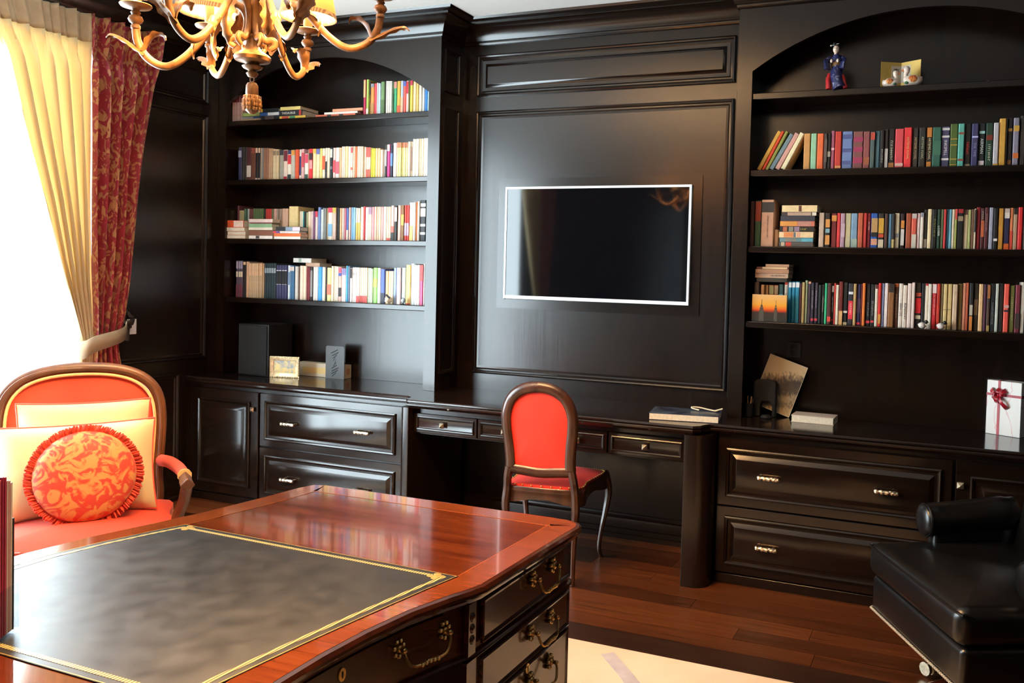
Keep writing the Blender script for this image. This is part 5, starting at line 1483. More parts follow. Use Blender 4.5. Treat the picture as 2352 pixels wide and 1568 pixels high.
# ================================================================== chandelier
cc = CAMPOS + (FW + RT * (580 - PX) / FPX - UP * (130 - PY) / FPX) * 2.59
CX, CY = cc[0], cc[1]
ZD = 2.286                        # height of the drip pans
chd = thing('chandelier', 'antique gold six-arm chandelier with cream shades above the mahogany desk', 'chandelier', (CX, CY, 1.955))
def Lz(prof, name, n=24, parent=chd, mat=CHGOLD):
    return MB().lathe(prof, n, (CX, CY, 0)).build(name, mat, parent, smooth=True, angle=50)
Lz([(.003, 2.058), (.012, 2.06), (.018, 2.070), (.010, 2.078), (.026, 2.085), (.030, 2.091), (.020, 2.097), (.022, 2.101), (.050, 2.108), (.054, 2.118), (.048, 2.126), (.026, 2.140), (.018, 2.158), (.015, 2.176), (.020, 2.18), (.020, 2.186), (.010, 2.19)], 'stem_bell')
Lz([(.009, 2.188), (.009, 2.30), (.016, 2.31), (.026, 2.33), (.030, 2.36), (.022, 2.40), (.012, 2.44), (.020, 2.47), (.034, 2.50), (.020, 2.53), (.012, 2.56)], 'stem')
# plume of leaves round the stem
for k in range(7):
    a = 2 * math.pi * k / 7
    m = MB()
    pth = spline([(.009, 2.215), (.012, 2.27), (.020, 2.33), (.050, 2.40)], 5)
    m.tube([(CX + r * math.cos(a), CY + r * math.sin(a), z) for r, z in pth], [.004, .005, .006, .007, .0075, .008, .008, .0085, .009, .009, .009, .008, .007, .006, .004, .002], 6, flat=.45)
    m.build('stem_leaf', CHGOLD, chd, smooth=True)
# tassel drop
m = MB()
m.tube([(CX + .008 * math.cos(a), CY, 2.052 + .008 * math.sin(a)) for a in np.linspace(0, 2 * math.pi, 14, endpoint=False)], .0022, 6, closed=True)
m.build('ring', CHGOLD, chd, smooth=True)
m = MB()
n = 24
rs = []
for r, z in [(.004, 2.045), (.012, 2.042), (.0165, 2.034), (.0175, 2.012), (.017, 2.005), (.020, 2.004), (.024, 1.99), (.0255, 1.978), (.023, 1.966), (.016, 1.957), (.006, 1.948)]:
    rs.append([(CX + r * (1 + .10 * math.cos(8 * t_) * (1 if z < 2.004 else .5)) * math.cos(t_), CY + r * (1 + .10 * math.cos(8 * t_) * (1 if z < 2.004 else .5)) * math.sin(t_), z) for t_ in np.linspace(0, 2 * math.pi, n, endpoint=False)])
m.rings(rs, True, True, True)
tsl = m.build('tassel_drop', CHGOLD, chd, smooth=True, angle=60)
for k in range(8):
    a = 2 * math.pi * (k + .5) / 8
    m = MB()
    for j in range(4):
        zz = 2.000 - .011 * j
        for s in (-1, 1):
            rr = (.0215, .0248, .0258, .0235)[j]
            m.ball((CX + rr * math.cos(a + s * .13), CY + rr * math.sin(a + s * .13), zz - .003), .0048, 6, 4, (1, 1, 1.5))
    m.build('tassel_leaf', CHGOLD, tsl, smooth=True)

def leaf(m, pts, side, W, n=4):
    """acanthus leaf: a lobed ribbon along pts (base to tip), 'side' is the width direction"""
    P = spline(pts, n)
    k = len(P) - 1
    side = np.array(side, float)
    rs = []
    for i, c in enumerate(P):
        t_ = i / k
        d_ = P[min(i + 1, k)] - P[max(i - 1, 0)]
        d_ /= np.linalg.norm(d_)
        nn_ = np.cross(side, d_)
        w_ = W * (math.sin(math.pi * min(1, .16 + t_ * .84)) ** .6) * (1 + .24 * math.cos(t_ * 25)) + .0012
        th = .0042 * (1 - .6 * t_)
        rs.append([c - side * w_ + nn_ * .35 * w_, c - side * w_ * .45 + nn_ * .02 * w_, c + nn_ * th * .9, c + side * w_ * .45 + nn_ * .02 * w_, c + side * w_ + nn_ * .35 * w_,
                   c + side * w_ * .5 - nn_ * th, c - nn_ * th * 1.3, c - side * w_ * .5 - nn_ * th])
    m.rings(rs, True, True, True)

_v = np.array((CX, CY)) - CAMPOS[:2]; _v /= np.linalg.norm(_v)
_r = np.array((_v[1], -_v[0]))
BULBM = pmat('lit_bulb', (1, .8, .5), .4, var=0, emit='ffd9a0', estr=BULB_EMIT)
BULBM.node_tree.nodes['Principled BSDF'].inputs['Emission Color'].default_value = (1.0, 0.56, 0.22, 1)
CANDLE = pmat('ivory_candle_sleeve', (0.80, 0.66, 0.42), 0.6, var=0.05)
TRIMM = two_tone('beaded_shade_trim', (0.30, 0.16, 0.07), (0.75, 0.52, 0.28), kind='wave', scale=60, lo=.4, hi=.6, dist=0)
for ph, R_, dz in ((32, .325, .004), (99, .372, .056), (159, .340, .02), (-141, .335, -.01), (-81, .322, -.045), (-23, .340, -.014)):
    a = math.radians(ph)
    d = math.cos(a) * _v + math.sin(a) * _r
    od = np.array((d[0], d[1], 0)); z_ = np.array((0, 0, 1.0)); sd = np.array((-d[1], d[0], 0))
    c0 = np.array((CX, CY, ZD + dz))
    k = R_ / .34
    def A(r, z):
        return c0 + od * r + z_ * z
    P = [A(.050, -.140 - dz), A(.064, -.128 - dz), A(.058, -.112 - dz), A(.036, -.114 - dz), A(.020, -.090 - dz), A(.016, -.045 - dz * .8), A(.030, -.005 - dz * .6), A(.062 * k, .012 - dz * .4), A(.098 * k, -.012), A(.140 * k, -.068), A(.195 * k, -.135), A(.252 * k, -.170), A(.305 * k, -.150), A(.333 * k, -.105), A(.340 * k, -.062)]
    sp_ = spline(P, 5)
    arm = MB().tube(sp_, [lerp(.0075, .0115, min(1, i / 14)) for i in range(len(sp_))], 8, flat=.78).build('arm', CHGOLD, chd, smooth=True, angle=60)
    tip = A(.340 * k, 0)
    MB().lathe([(.008, -.070), (.013, -.066), (.013, -.058), (.009, -.054), (.017, -.048), (.021, -.040), (.017, -.031), (.010, -.027), (.014, -.020), (.010, -.014), (.012, -.010), (.040, -.004), (.044, .002), (.042, .005), (.014, .003)], 20, tip).build('candle_cup', CHGOLD, arm, smooth=True, angle=50)
    MB().lathe([(.0145, .004), (.0145, .085)], 14, tip).build('candle_sleeve', CANDLE, arm, smooth=True, angle=50)
    MB().ball(tip + np.array((0, 0, .112)), .017, 12, 8, (1, 1, 1.5)).build('bulb', BULBM, arm, smooth=True)
    m = MB()
    n = 40
    rs = []
    for rr, zz in ((.092, .045), (.070, .165)):
        rs.append([tuple(tip + np.array((rr * (1 + .012 * (-1) ** i) * math.cos(2 * math.pi * i / n), rr * (1 + .012 * (-1) ** i) * math.sin(2 * math.pi * i / n), zz))) for i in range(n)])
    m.rings(rs, True)
    sh = m.build('lamp_shade', SHADEM, arm, smooth=True, angle=80, solid=0.0015)
    m = MB()
    m.lathe([(.0925, .044), (.0945, .044), (.0915, .060), (.0895, .060)], 40, tip, cap=False)
    m.build('shade_trim', TRIMM, sh, smooth=True, angle=50)
    for pts_, W_ in (([A(.312 * k, -.142), A(.345 * k, -.120), A(.380 * k, -.098), A(.408 * k, -.090), A(.422 * k, -.100)], .0165),
                     ([A(.318 * k, -.132), A(.304 * k, -.100), A(.284 * k, -.080), A(.262 * k, -.080), A(.254 * k, -.094)], .0165),
                     ([A(.092 * k, -.012), A(.112 * k, -.045), A(.120 * k, -.085), A(.116 * k, -.120), A(.106 * k, -.140)], .019),
                     ([A(.150 * k, -.075), A(.172 * k, -.088), A(.178 * k, -.118), A(.172 * k, -.142)], .013)):
        m = MB()
        leaf(m, pts_, sd, W_, 5)
        m.build('leaf', CHGOLD, arm, smooth=True, angle=50)
m = MB()
k = 0
zz = 2.575
while zz < 2.93:
    pts = []
    for q in np.linspace(0, 2 * math.pi, 12, endpoint=False):
        x_, z2 = .008 * math.cos(q), .017 * math.sin(q)
        pts.append((CX + (x_ if k % 2 else 0), CY + (0 if k % 2 else x_), zz + z2))
    m.tube(pts, .0024, 6, closed=True)
    zz += .028
    k += 1
m.build('chain', CHGOLD, chd, smooth=True)
Lz([(.006, 2.925), (.03, 2.93), (.05, 2.945), (.062, 2.965), (.062, ZC - .0005)], 'ceiling_canopy')

# ================================================================== things on the left worktop
WT = CZ + 0.0006
t = thing('loudspeaker', 'tall black box speaker at the left end of the worktop', 'speaker', (-2.435, -0.17, WT))
zt_ = un(545, 742, 'Y', -.28)[2]
MB().box(-2.562, -2.312, -0.272, -0.06, WT, zt_).build('cabinet', BLACKP, t, bevel=0.004)
MB().box(-2.552, -2.322, -0.280, -0.2725, WT + 0.01, zt_ - 0.01).build('grille', pmat('grey_speaker_cloth', (0.005, 0.006, 0.0065), 0.95, var=0.3, scale=400), t, bevel=0.002)
# ornate photo frame
A = np.array((-2.32, -.248, WT)); B = np.array((-2.126, -.197, WT))
wd = np.linalg.norm((B - A)[:2]); ang = math.atan2(B[1] - A[1], B[0] - A[0])
hh = un(650, 818, 'Y', -.22)[2] - CZ
t = thing('photo_frame', 'small ornate gold photo frame standing on the left worktop', 'photo frame', tuple((A + B) / 2), ang, local=True)
def bead_frame(m, w_, h_, b_):
    m.panel((-w_ / 2, 0, 0), (1, 0, 0), (0, 0, 1), (0, -1, 0), w_, h_, [(0, 0), (0, .010), (b_ * .3, .014), (b_ * .7, .010), (b_, .006), (b_, .001)], fill=False)
    n1, n2 = int(w_ / .011), int(h_ / .011)
    for i in range(n1 + 1):
        for zz in (.004, h_ - .004):
            m.ball((-w_ / 2 + w_ * i / n1, -.011, zz), .0058, 6, 4)
    for i in range(1, n2):
        for xx in (-w_ / 2 + .003, w_ / 2 - .003):
            m.ball((xx, -.011, h_ * i / n2), .0058, 6, 4)
m = MB(); bead_frame(m, wd, hh, .028)
FRGOLD = pmat('pale_gold_frame', (0.62, 0.44, 0.24), 0.35, 0.5, var=0.3, scale=70)
m.build('frame', FRGOLD, t, smooth=True, angle=40)
PHOTO = two_tone('sunny_field_photo', '5a6a78', 'd8b040', scale=18, lo=.35, hi=.6, rough=.3, dist=1.0, detail=3)
MB().box(-wd / 2 + .026, wd / 2 - .026, -.003, .0, .026, hh - .026).build('photograph', PHOTO, t)
MB().box(-wd / 2 + .004, wd / 2 - .004, .0005, .006, .004, hh - .004).build('backing', BLACKM, t)
MB().tube([(0, .006, hh * .7), (0, .07, 0.003)], .004, 6).build('strut', BLACKM, t)
# long box with label
t = thing('long_box', 'long narrow cream box with gold label lying behind the black bookend', 'box', (-2.05, -.05, WT))
hb = un(720, 832, 'Y', -.085)[2] - un(720, 863, 'Y', -.085)[2]
BOXC = pmat('cream_box_card', (0.50, 0.42, 0.30), .7, var=.06)
MB().box(-2.25, -1.862, -.085, -.02, WT, WT + hb).build('carton', BOXC, t, bevel=.002)
MB().box(-2.20, -1.98, -.0862, -.0852, WT + hb * .25, WT + hb * .68).build('label', pmat('gold_label', (.62, .42, .16), .6, var=.1), t)
MB().box(-1.8618, -1.861, -.068, -.038, WT + hb * .28, WT + hb * .72).build('end_label', pmat('brown_label', (.45, .22, .10), .6, var=.1), t)
# slotted bookend
zt_ = un(778, 795, 'Y', -.105)[2]
t = thing('bookend', 'grey metal bookend with slanted slots leaning on the cream box', 'bookend', (-1.92, -.10, WT))
GUN = pmat('gunmetal', (0.075, 0.078, 0.08), .5, .3, var=.1)
hb2 = zt_ - WT
r = .014
pl_ = []
for sx, sy, a0 in ((1, 1, 0), (-1, 1, 90)):
    for kk in range(6):
        a = math.radians(a0 + 18 * kk)
        pl_.append(((.073 - r) * sx + r * math.cos(a), hb2 - r + r * math.sin(a)))
pl_ += [(-.073, 0), (.073, 0)]
MB().plate(pl_, (-1.92, -.108, WT), (1, 0, 0), (0, 0, 1), (0, -1, 0), .003).build('plate', GUN, t)
MB().box(-1.993, -1.847, -.108, -.0865, WT, WT + .002).build('foot', GUN, t)
for kk in range(10):
    zc_ = WT + .025 + hb2 * .78 * kk / 10
    wsl = .032 + .022 * math.sin(kk * .9)
    MB().plate([(-wsl / 2, -.012), (wsl / 2, .012), (wsl / 2, .018), (-wsl / 2, -.006)], (-1.925 + .004 * (kk % 3), -.1112, zc_), (1, 0, 0), (0, 0, 1), (0, -1, 0), .0006).build('slot', BLACKM, t)

# ================================================================== things on the right worktop and desk
# book with a cord on the built-in desk
A = np.array((.349, -.527)); B = np.array((.690, -.467)); ang = math.atan2(B[1] - A[1], B[0] - A[0])
bh = .034
o = lying(0, np.linalg.norm(B - A), 0, bh, 0, '1c2440', 'large dark blue book lying on the built-in desk, cord on top', 'books lying on the worktop', .215, (), 0, True)
o.location = ((A[0] + B[0]) / 2, (A[1] + B[1]) / 2, WT); o.rotation_euler = (0, 0, ang)
cp_ = MB().box(-.168, .168, .003, .212, bh, bh + .0006).build('cover_print', two_tone('blue_landscape_cover', '141a30', '5a6a80', scale=6, lo=.4, hi=.7, rough=.25), o, keep=True); cp_.location = (0, 0, 0)
m = MB()
m.tube(spline([(.56, -.36, WT + bh + .006), (.52, -.345, WT + bh + .010), (.515, -.33, WT + bh + .014), (.55, -.325, WT + bh + .014), (.60, -.335, WT + bh + .009), (.640, -.345, WT + bh + .006)], 6), .0035, 6)
m.tube([(.640, -.345, WT + bh + .006), (.675, -.335, WT + bh + .018)], [.0045, .0035], 6)
m.xf(Matrix.Translation((0, 0, .0012)))
tag(m.build('cord', pmat('cream_cord', (.75, .62, .42), .7, var=.1), smooth=True), 'looped cream cord lying on the dark blue book', 'cord')
# leaning landscape print
TL = un(1770, 809, 'Y', -.06); TR = un(1856, 842, 'Y', -.06); BR = un(1815, 957, 'Y', -.10)
u_ = (TR - TL); wp_ = np.linalg.norm(u_); u_ /= wp_
v_ = (BR - TR); hp_ = np.linalg.norm(v_); v_ /= hp_
v_ = v_ - u_ * (u_ @ v_); v_ /= np.linalg.norm(v_)
n_ = np.cross(u_, v_)
if n_[1] > 0: n_ = -n_
BLc = TL + v_ * hp_
# let the lowest corner rest on the worktop
low = min((TL + v_ * hp_)[2], (TR + v_ * hp_)[2])
sh_ = np.array((0, 0, WT + .001 - low))
SKE = bpy.data.materials.new('mountain_lake_print'); SKE.use_nodes = True
nt = SKE.node_tree
tc = nt.nodes.new('ShaderNodeTexCoord'); sp = nt.nodes.new('ShaderNodeSeparateXYZ'); nt.links.new(tc.outputs['Generated'], sp.inputs[0])
nz = nt.nodes.new('ShaderNodeTexNoise'); nz.inputs['Scale'].default_value = 9; nz.inputs['Detail'].default_value = 8
mp_ = nt.nodes.new('ShaderNodeMapping'); mp_.inputs['Scale'].default_value = (3, 1, 1); nt.links.new(tc.outputs['Generated'], mp_.inputs[0]); nt.links.new(mp_.outputs[0], nz.inputs['Vector'])
ad = nt.nodes.new('ShaderNodeMath'); ad.operation = 'MULTIPLY_ADD'; ad.inputs[1].default_value = .35
nt.links.new(nz.outputs['Fac'], ad.inputs[0]); nt.links.new(sp.outputs['Z'], ad.inputs[2])
rp_ = nt.nodes.new('ShaderNodeValToRGB'); nt.links.new(ad.outputs[0], rp_.inputs[0])
e = rp_.color_ramp.elements
e[0].position = .25; e[0].color = lin('b89868') + (1,)
e[1].position = 1.0; e[1].color = lin('d0b084') + (1,)
for p_, c_ in ((.38, '6a5a44'), (.45, 'a08a68'), (.56, '4a4034'), (.74, '3c342c'), (.82, '8a7456'), (.88, 'cdae84')):
    q = e.new(p_); q.color = lin(c_) + (1,)
nt.links.new(rp_.outputs[0], nt.nodes['Principled BSDF'].inputs['Base Color']); nt.nodes['Principled BSDF'].inputs['Roughness'].default_value = .45
m = MB().plate([(0, 0), (wp_, 0), (wp_, hp_), (0, hp_)], TL + sh_, u_, v_, -n_, .003)
o = tag(m.build('art_print', PAGES), 'tilted black and tan mountain lake print leaning behind the black holder', 'print')
MB().plate([(.002, .002), (wp_ - .002, .002), (wp_ - .002, hp_ - .002), (.002, hp_ - .002)], TL + sh_, u_, v_, n_, .0006).build('picture', SKE, o)
# black arched holder
zt_ = un(1760, 871, 'Y', -.09)[2]
t = thing('black_holder', 'black arched stand in front of the mountain print on right worktop', 'stand', (.845, -.10, WT))
h3 = zt_ - WT
w3 = .058
pl_ = [(-w3, 0)]
for kk in range(7): 
    a = math.radians(180 - 15 * kk); pl_.append((-w3 + .02 + .02 * math.cos(a), h3 - .02 + .02 * math.sin(a)))
for kk in range(7):
    a = math.radians(90 - 15 * kk); pl_.append((w3 - .02 + .02 * math.cos(a), h3 - .02 + .02 * math.sin(a)))
pl_ += [(w3, 0), (w3 - .018, 0), (w3 - .018, h3 * .33), (w3 - .03, h3 * .42), (-.012, h3 * .42), (-.020, h3 * .33), (-.020, 0)]
MB().plate(pl_, (.845, -.118, WT), (1, 0, 0), (0, 0, 1), (0, -1, 0), .05).xf(Matrix.Translation((0, .03, 0))).build('arch', BLACKM, t, bevel=.004)
MB().lathe([(.030, 0), (.032, .004), (.026, .010), (.02, .016)], 20, (.862, -.168, WT)).build('dish', BLACKM, t, smooth=True)
# pen cup at the corner
t = thing('pen_cup', 'small black pen cup in the dark corner left of the mountain print', 'pen cup', (.772, -.13, WT))
MB().lathe([(.020, 0), (.022, .002), (.022, .07), (.019, .07), (.019, .01)], 16, (.772, -.17, WT)).build('cup', BLACKM, t, smooth=True, angle=40)
for dx, dy, c_ in ((.008, .0, 'caa070'), (-.006, .004, '8a5a38')):
    MB().tube([(.772 + dx * .4, -.17 + dy, WT + .012), (.772 + dx * 1.6, -.17 + dy * 2, WT + .105)], [.003, .0035], 6).build('pencil', bmat(c_), t)
# paperback lying on the right worktop
o = lying(0, .210, 0, .034, 0, 'd8c4b0', 'cream paperback with a red picture lying right of the mountain print', 'books lying on the worktop', .135, (), 0, True)
o.location = (1.102, -.216, WT); o.rotation_euler = (0, 0, math.radians(-1.5))
q = MB().box(-.10, .10, .004, .130, .034, .0346).build('cover_print', two_tone('pale_cover_print', 'd8c8b8', '8a2c20', scale=9, lo=.62, hi=.72, rough=.3), o, keep=True); q.location = (0, 0, 0)
# gift box
A = np.array((1.900, -.045)); B = np.array((2.045, -.120)); ang = math.atan2(B[1] - A[1], B[0] - A[0])
wg = np.linalg.norm(B - A); hg = un(2272, 872, 'Y', -.05)[2] - CZ
t = thing('gift_box', 'white wrapped gift box with red ribbon and bow on right worktop', 'gift box', ((A[0] + B[0]) / 2, (A[1] + B[1]) / 2, WT), ang, local=True)
GIFT = two_tone('white_patterned_paper', (0.86, 0.80, 0.74), (0.80, 0.52, 0.50), kind='wave', scale=5, lo=.985, hi=.995, rough=.4, dist=6.0)
MB().box(-wg / 2, wg / 2, 0, .075, 0, hg).build('box', GIFT, t, bevel=.002)
RIB = pmat('red_satin_ribbon', (.40, .008, .02), .35, var=.15, scale=30)
m = MB()
xr = -wg / 2 + wg * .36
zr = hg * .74
m.box(xr - .006, xr + .006, -.0012, .0762, -.0, hg + .0012)
m.box(-wg / 2 - .0012, wg / 2 + .0012, -.0012, .0762, zr - .006, zr + .006)
m.build('ribbon', RIB, t)
m = MB()
for a, L_ in ((35, .045), (145, .045), (80, .032), (-55, .075), (-100, .04), (10, .035), (170, .03), (-140, .035)):
    a = math.radians(a)
    dx, dz_ = math.cos(a), math.sin(a)
    p0 = np.array((xr, -.004, zr)); e_ = np.array((dx, 0, dz_)); s_ = np.array((-dz_, 0, dx)); nn_ = np.array((0, -1, 0))
    rs = []
    for i in range(6):
        q = i / 5
        c_ = p0 + e_ * L_ * q + nn_ * .022 * math.sin(math.pi * q) 
        w2 = .004 + .007 * q
        rs.append([c_ - s_ * w2, c_ + s_ * w2, c_ + s_ * w2 + nn_ * .0012, c_ - s_ * w2 + nn_ * .0012])
    m.rings(rs, True, True, True)
m.ball((xr, -.008, zr), .009, 8, 5)
m.build('bow', RIB, t, smooth=True, angle=50)
# dark socket plate on the back panel
p = un(1824, 803, 'Y', -.012)
o = tag(MB().box(p[0] - .036, p[0] + .036, -.0175, -.0125, p[2] - .04, p[2] + .04).build('socket_plate', BLACKP, bevel=.002), 'black wall socket plate above the mountain print', 'socket')
MB().box(p[0] - .018, p[0] + .018, -.0192, -.0178, p[2] - .028, p[2] - .004).build('socket', BLACKM, o)
MB().box(p[0] - .018, p[0] + .018, -.0192, -.0178, p[2] + .004, p[2] + .028).build('socket', BLACKM, o)

# ================================================================== ornaments on the shelves
# kimono doll
dx_, dy_, dz_ = 1.150, -.185, ZR[0] + .0006
hd = un(1912, 98, 'Y', dy_)[2] - ZR[0]
t = thing('kimono_doll', 'small doll in a dark blue and red kimono on the right top shelf', 'doll', (dx_, dy_, dz_))
k = hd / .22
def D(x, y, z): return (dx_ + x * k, dy_ + y * k, dz_ + z * k)
MB().box(dx_ - .040 * k, dx_ + .045 * k, dy_ - .012 * k, dy_ + .045 * k, dz_, dz_ + .062 * k).build('stool', bmat('8a4a20'), t, bevel=.002)
KIM = two_tone('dark_kimono_silk', '1a2050', '9a9ab0', scale=30, lo=.55, hi=.7, rough=.4, dist=2)
KIM2 = two_tone('red_kimono_silk', 'b01c20', 'e8c0a0', scale=26, lo=.6, hi=.7, rough=.4, dist=2)
m = MB()
m.tube([D(.012, -.008, .125), D(.010, -.012, .10), D(.008, -.022, .075), D(.010, -.034, .05), D(.018, -.040, .025), D(.026, -.042, .002)], [.020 * k, .025 * k, .028 * k, .025 * k, .024 * k, .030 * k], 12)
m.build('skirt', KIM, t, smooth=True)
m = MB()
m.tube([D(-.022, -.018, .072), D(-.026, -.030, .045), D(-.022, -.036, .002)], [.010 * k, .012 * k, .012 * k], 10)
m.tube([D(.036, -.018, .066), D(.044, -.030, .035), D(.052, -.036, .002)], [.007 * k, .008 * k, .010 * k], 10)
m.build('underskirt', KIM2, t, smooth=True)
m = MB()
m.tube([D(.010, -.006, .108), D(.008, -.006, .13), D(.004, -.006, .150), D(0, -.006, .162)], [.024 * k, .026 * k, .024 * k, .012 * k], 12)
m.build('bodice', KIM, t, smooth=True)
MB().lathe([(.027 * k, .100 * k), (.029 * k, .104 * k), (.029 * k, .120 * k), (.027 * k, .124 * k)], 14, D(.010, -.006, 0)).build('obi', two_tone('gold_obi_brocade', '7a5420', '3a1c18', scale=50, lo=.4, hi=.6), t, smooth=True)
for s in (-1, 1):
    m = MB()
    m.tube([D(s * .022, -.008, .148), D(s * .040, -.018, .130), D(s * .036, -.034, .118), D(s * .030, -.036, .090)], [.011 * k, .014 * k, .016 * k, .019 * k], 10, flat=.55)
    m.build('sleeve', KIM, t, smooth=True)
SKIN = pmat('porcelain_skin', (.82, .62, .48), .4, var=.03)
m = MB()
m.tube([D(0, -.008, .158), D(.001, -.009, .172)], .007 * k, 10)
m.ball(D(.002, -.012, .184), .0155 * k, 14, 10, (.9, .95, 1.15))
m.ball(D(.002, -.0265, .183), .0028 * k, 6, 4)
m.build('head', SKIN, t, smooth=True)
for s in (-1, 1):
    m = MB(); m.ball(D(s * .014, -.036, .128), .006 * k, 8, 5, (1, 1, 1.5)); m.build('hand', SKIN, t, smooth=True)
    MB().ball(D(.002 + s * .005, -.0262, .187), .0016 * k, 6, 4, (1.4, .6, .7)).build('eye', BLACKM, t)
MB().ball(D(.002, -.0262, .1755), .0018 * k, 6, 4, (1.4, .6, .7)).build('mouth', bmat('b01c20'), t)
m = MB()
m.ball(D(.002, -.008, .190), .0165 * k, 14, 8, (1.02, .95, 1.05))
m.ball(D(-.004, -.002, .206), .011 * k, 10, 6); m.ball(D(-.008, .002, .216), .007 * k, 8, 6)
m.xf(Matrix.Translation((0, .004 * k, 0)))
m.build('hair', BLACKP, t, smooth=True)
m = MB(); m.tube([D(-.022, -.004, .205), D(.012, -.006, .212)], .0014 * k, 6); m.ball(D(-.022, -.004, .205), .004 * k, 8, 5)
m.build('hairpin', bmat('d8d0c0'), t, smooth=True)
# gold folding screen with writing
xs0, xs1 = un(2021, 197, 'Y', -.15)[0], un(2114, 196, 'Y', -.15)[0]
hs = un(2068, 140, 'Y', -.13)[2] - ZR[0]
xm = (xs0 + xs1) / 2
t = thing('folding_screen', 'small gold folding screen with brush writing behind the ceramic ducks', 'screen', (xm, -.11, ZR[0] + .0006))
GOLDS = pmat('gold_leaf_card', (.62, .42, .10), .45, .3, var=.12, scale=12)
GOLDB = pmat('pale_paper_square', (.60, .50, .38), .6, var=.05)
zs_ = ZR[0] + .0006
for s, x_ in ((-1, xs0), (1, xs1)):
    a_ = np.array((x_, -.135, zs_)); b_ = np.array((xm, -.085, zs_))
    if s > 0: a_, b_ = b_, a_
    u2 = b_ - a_; w2 = np.linalg.norm(u2); u2 /= w2
    n2 = np.array((u2[1], -u2[0], 0))
    MB().plate([(0.0006, 0), (w2 - .0006, 0), (w2 - .0006, hs), (0.0006, hs)], a_, u2, (0, 0, 1), n2, .003).build('screen_leaf', GOLDS, t)
    lo2, hi2 = (.5, .99) if s < 0 else (.01, .5)
    pp = MB().plate([(w2 * lo2, hs * .30), (w2 * hi2, hs * .30), (w2 * hi2, hs * .88), (w2 * lo2, hs * .88)], a_ + n2 * .0032, u2, (0, 0, 1), n2, .0006).build('paper_square', GOLDB, t)
    c_ = a_ + u2 * w2 * (lo2 + hi2) / 2 + n2 * .0042 + np.array((0, 0, hs * .66))
    if s < 0:
        text_mesh('寿', .034, BLACKM, t, tuple(c_ - ACC[t.name]), (math.pi / 2, 0, math.atan2(u2[1], u2[0])), 'brush_writing', extr=.0002)
    else:
        m = MB()
        for p_ in ([(-.014, .004), (-.008, -.004), (-.002, .003)], [(.002, .008), (.006, -.002), (.012, .006), (.016, -.004)]):
            m.tube(spline([c_ + u2 * q_[0] + np.array((0, 0, q_[1])) for q_ in p_], 4), .0011, 5)
        m.build('brush_writing', BLACKM, t)
# ceramic ducks
def duck(x, y, s, label, face):
    t = thing('ceramic_duck', label, 'ornament', (x, y, ZR[0] + .0006), group='ceramic ducks in front of the gold screen')
    z0 = ZR[0] + .0006
    POR = pmat('white_porcelain', (.82, .66, .54), .25, var=.03)
    m = MB()
    m.tube(spline([(x - face * .040 * s, y, z0 + .042 * s), (x - face * .028 * s, y, z0 + .030 * s), (x, y, z0 + .026 * s), (x + face * .026 * s, y, z0 + .026 * s), (x + face * .036 * s, y, z0 + .024 * s)], 4), [.003 * s, .007 * s, .012 * s, .017 * s, .021 * s, .023 * s, .0245 * s, .0255 * s, .026 * s, .026 * s, .025 * s, .0235 * s, .022 * s, .019 * s, .015 * s, .010 * s, .004 * s], 14)
    m.tube(spline([(x + face * .022 * s, y, z0 + .036 * s), (x + face * .026 * s, y, z0 + .056 * s), (x + face * .018 * s, y, z0 + .072 * s)], 4), [.013 * s, .011 * s, .010 * s, .009 * s, .009 * s, .010 * s, .011 * s, .011 * s, .010 * s], 12)
    m.ball((x + face * .022 * s, y, z0 + .076 * s), .014 * s, 12, 8)
    m.build('body', POR, t, smooth=True)
    MB().tube([(x + face * .033 * s, y, z0 + .075 * s), (x + face * .046 * s, y, z0 + .071 * s)], [.005 * s, .002 * s], 8).build('beak', bmat('d8743c'), t, smooth=True)
    MB().ball((x - face * .004 * s, y - .021 * s, z0 + .030 * s), .017 * s, 12, 6, (1.2, .4, .9)).build('wing', two_tone('red_gold_wing_glaze', 'b8381c', 'e0a050', scale=60, lo=.4, hi=.6, rough=.25), t, smooth=True)
    MB().ball((x + face * .020 * s, y - .021 * s, z0 + .016 * s), .008 * s, 8, 5, (1.2, .5, .8)).build('painted_leaf', bmat('3a6a44'), t, smooth=True)
    MB().ball((x + face * .028 * s, y - .0105 * s, z0 + .079 * s), .0018 * s, 6, 4).build('eye', BLACKM, t)
xa = un(2046, 196, 'Y', -.185)[0]; xb = un(2094, 196, 'Y', -.185)[0]
duck(xa, -.185, .92, 'smaller white ceramic duck on the left before the gold screen', 1)
duck(xb, -.180, 1.12, 'larger white ceramic duck on the right before the gold screen', -1)
# feather on the shelf
xf_ = un(2274, 188, 'Y', -.20)[0]
m = MB()
m.rings([[(xf_ + a, -.20 - b, ZR[0] + .001 + c_) for b, c_ in ((w2, 0), (0, h2), (-w2, 0))] for a, w2, h2 in ((-.026, .001, .001), (-.012, .006, .006), (.006, .008, .005), (.028, .001, .001))], True, True, True)
tag(m.build('shell', pmat('pearly_shell', (.8, .7, .58), .3, var=.1), smooth=True), 'tiny pale shell lying on the right top shelf', 'shell')
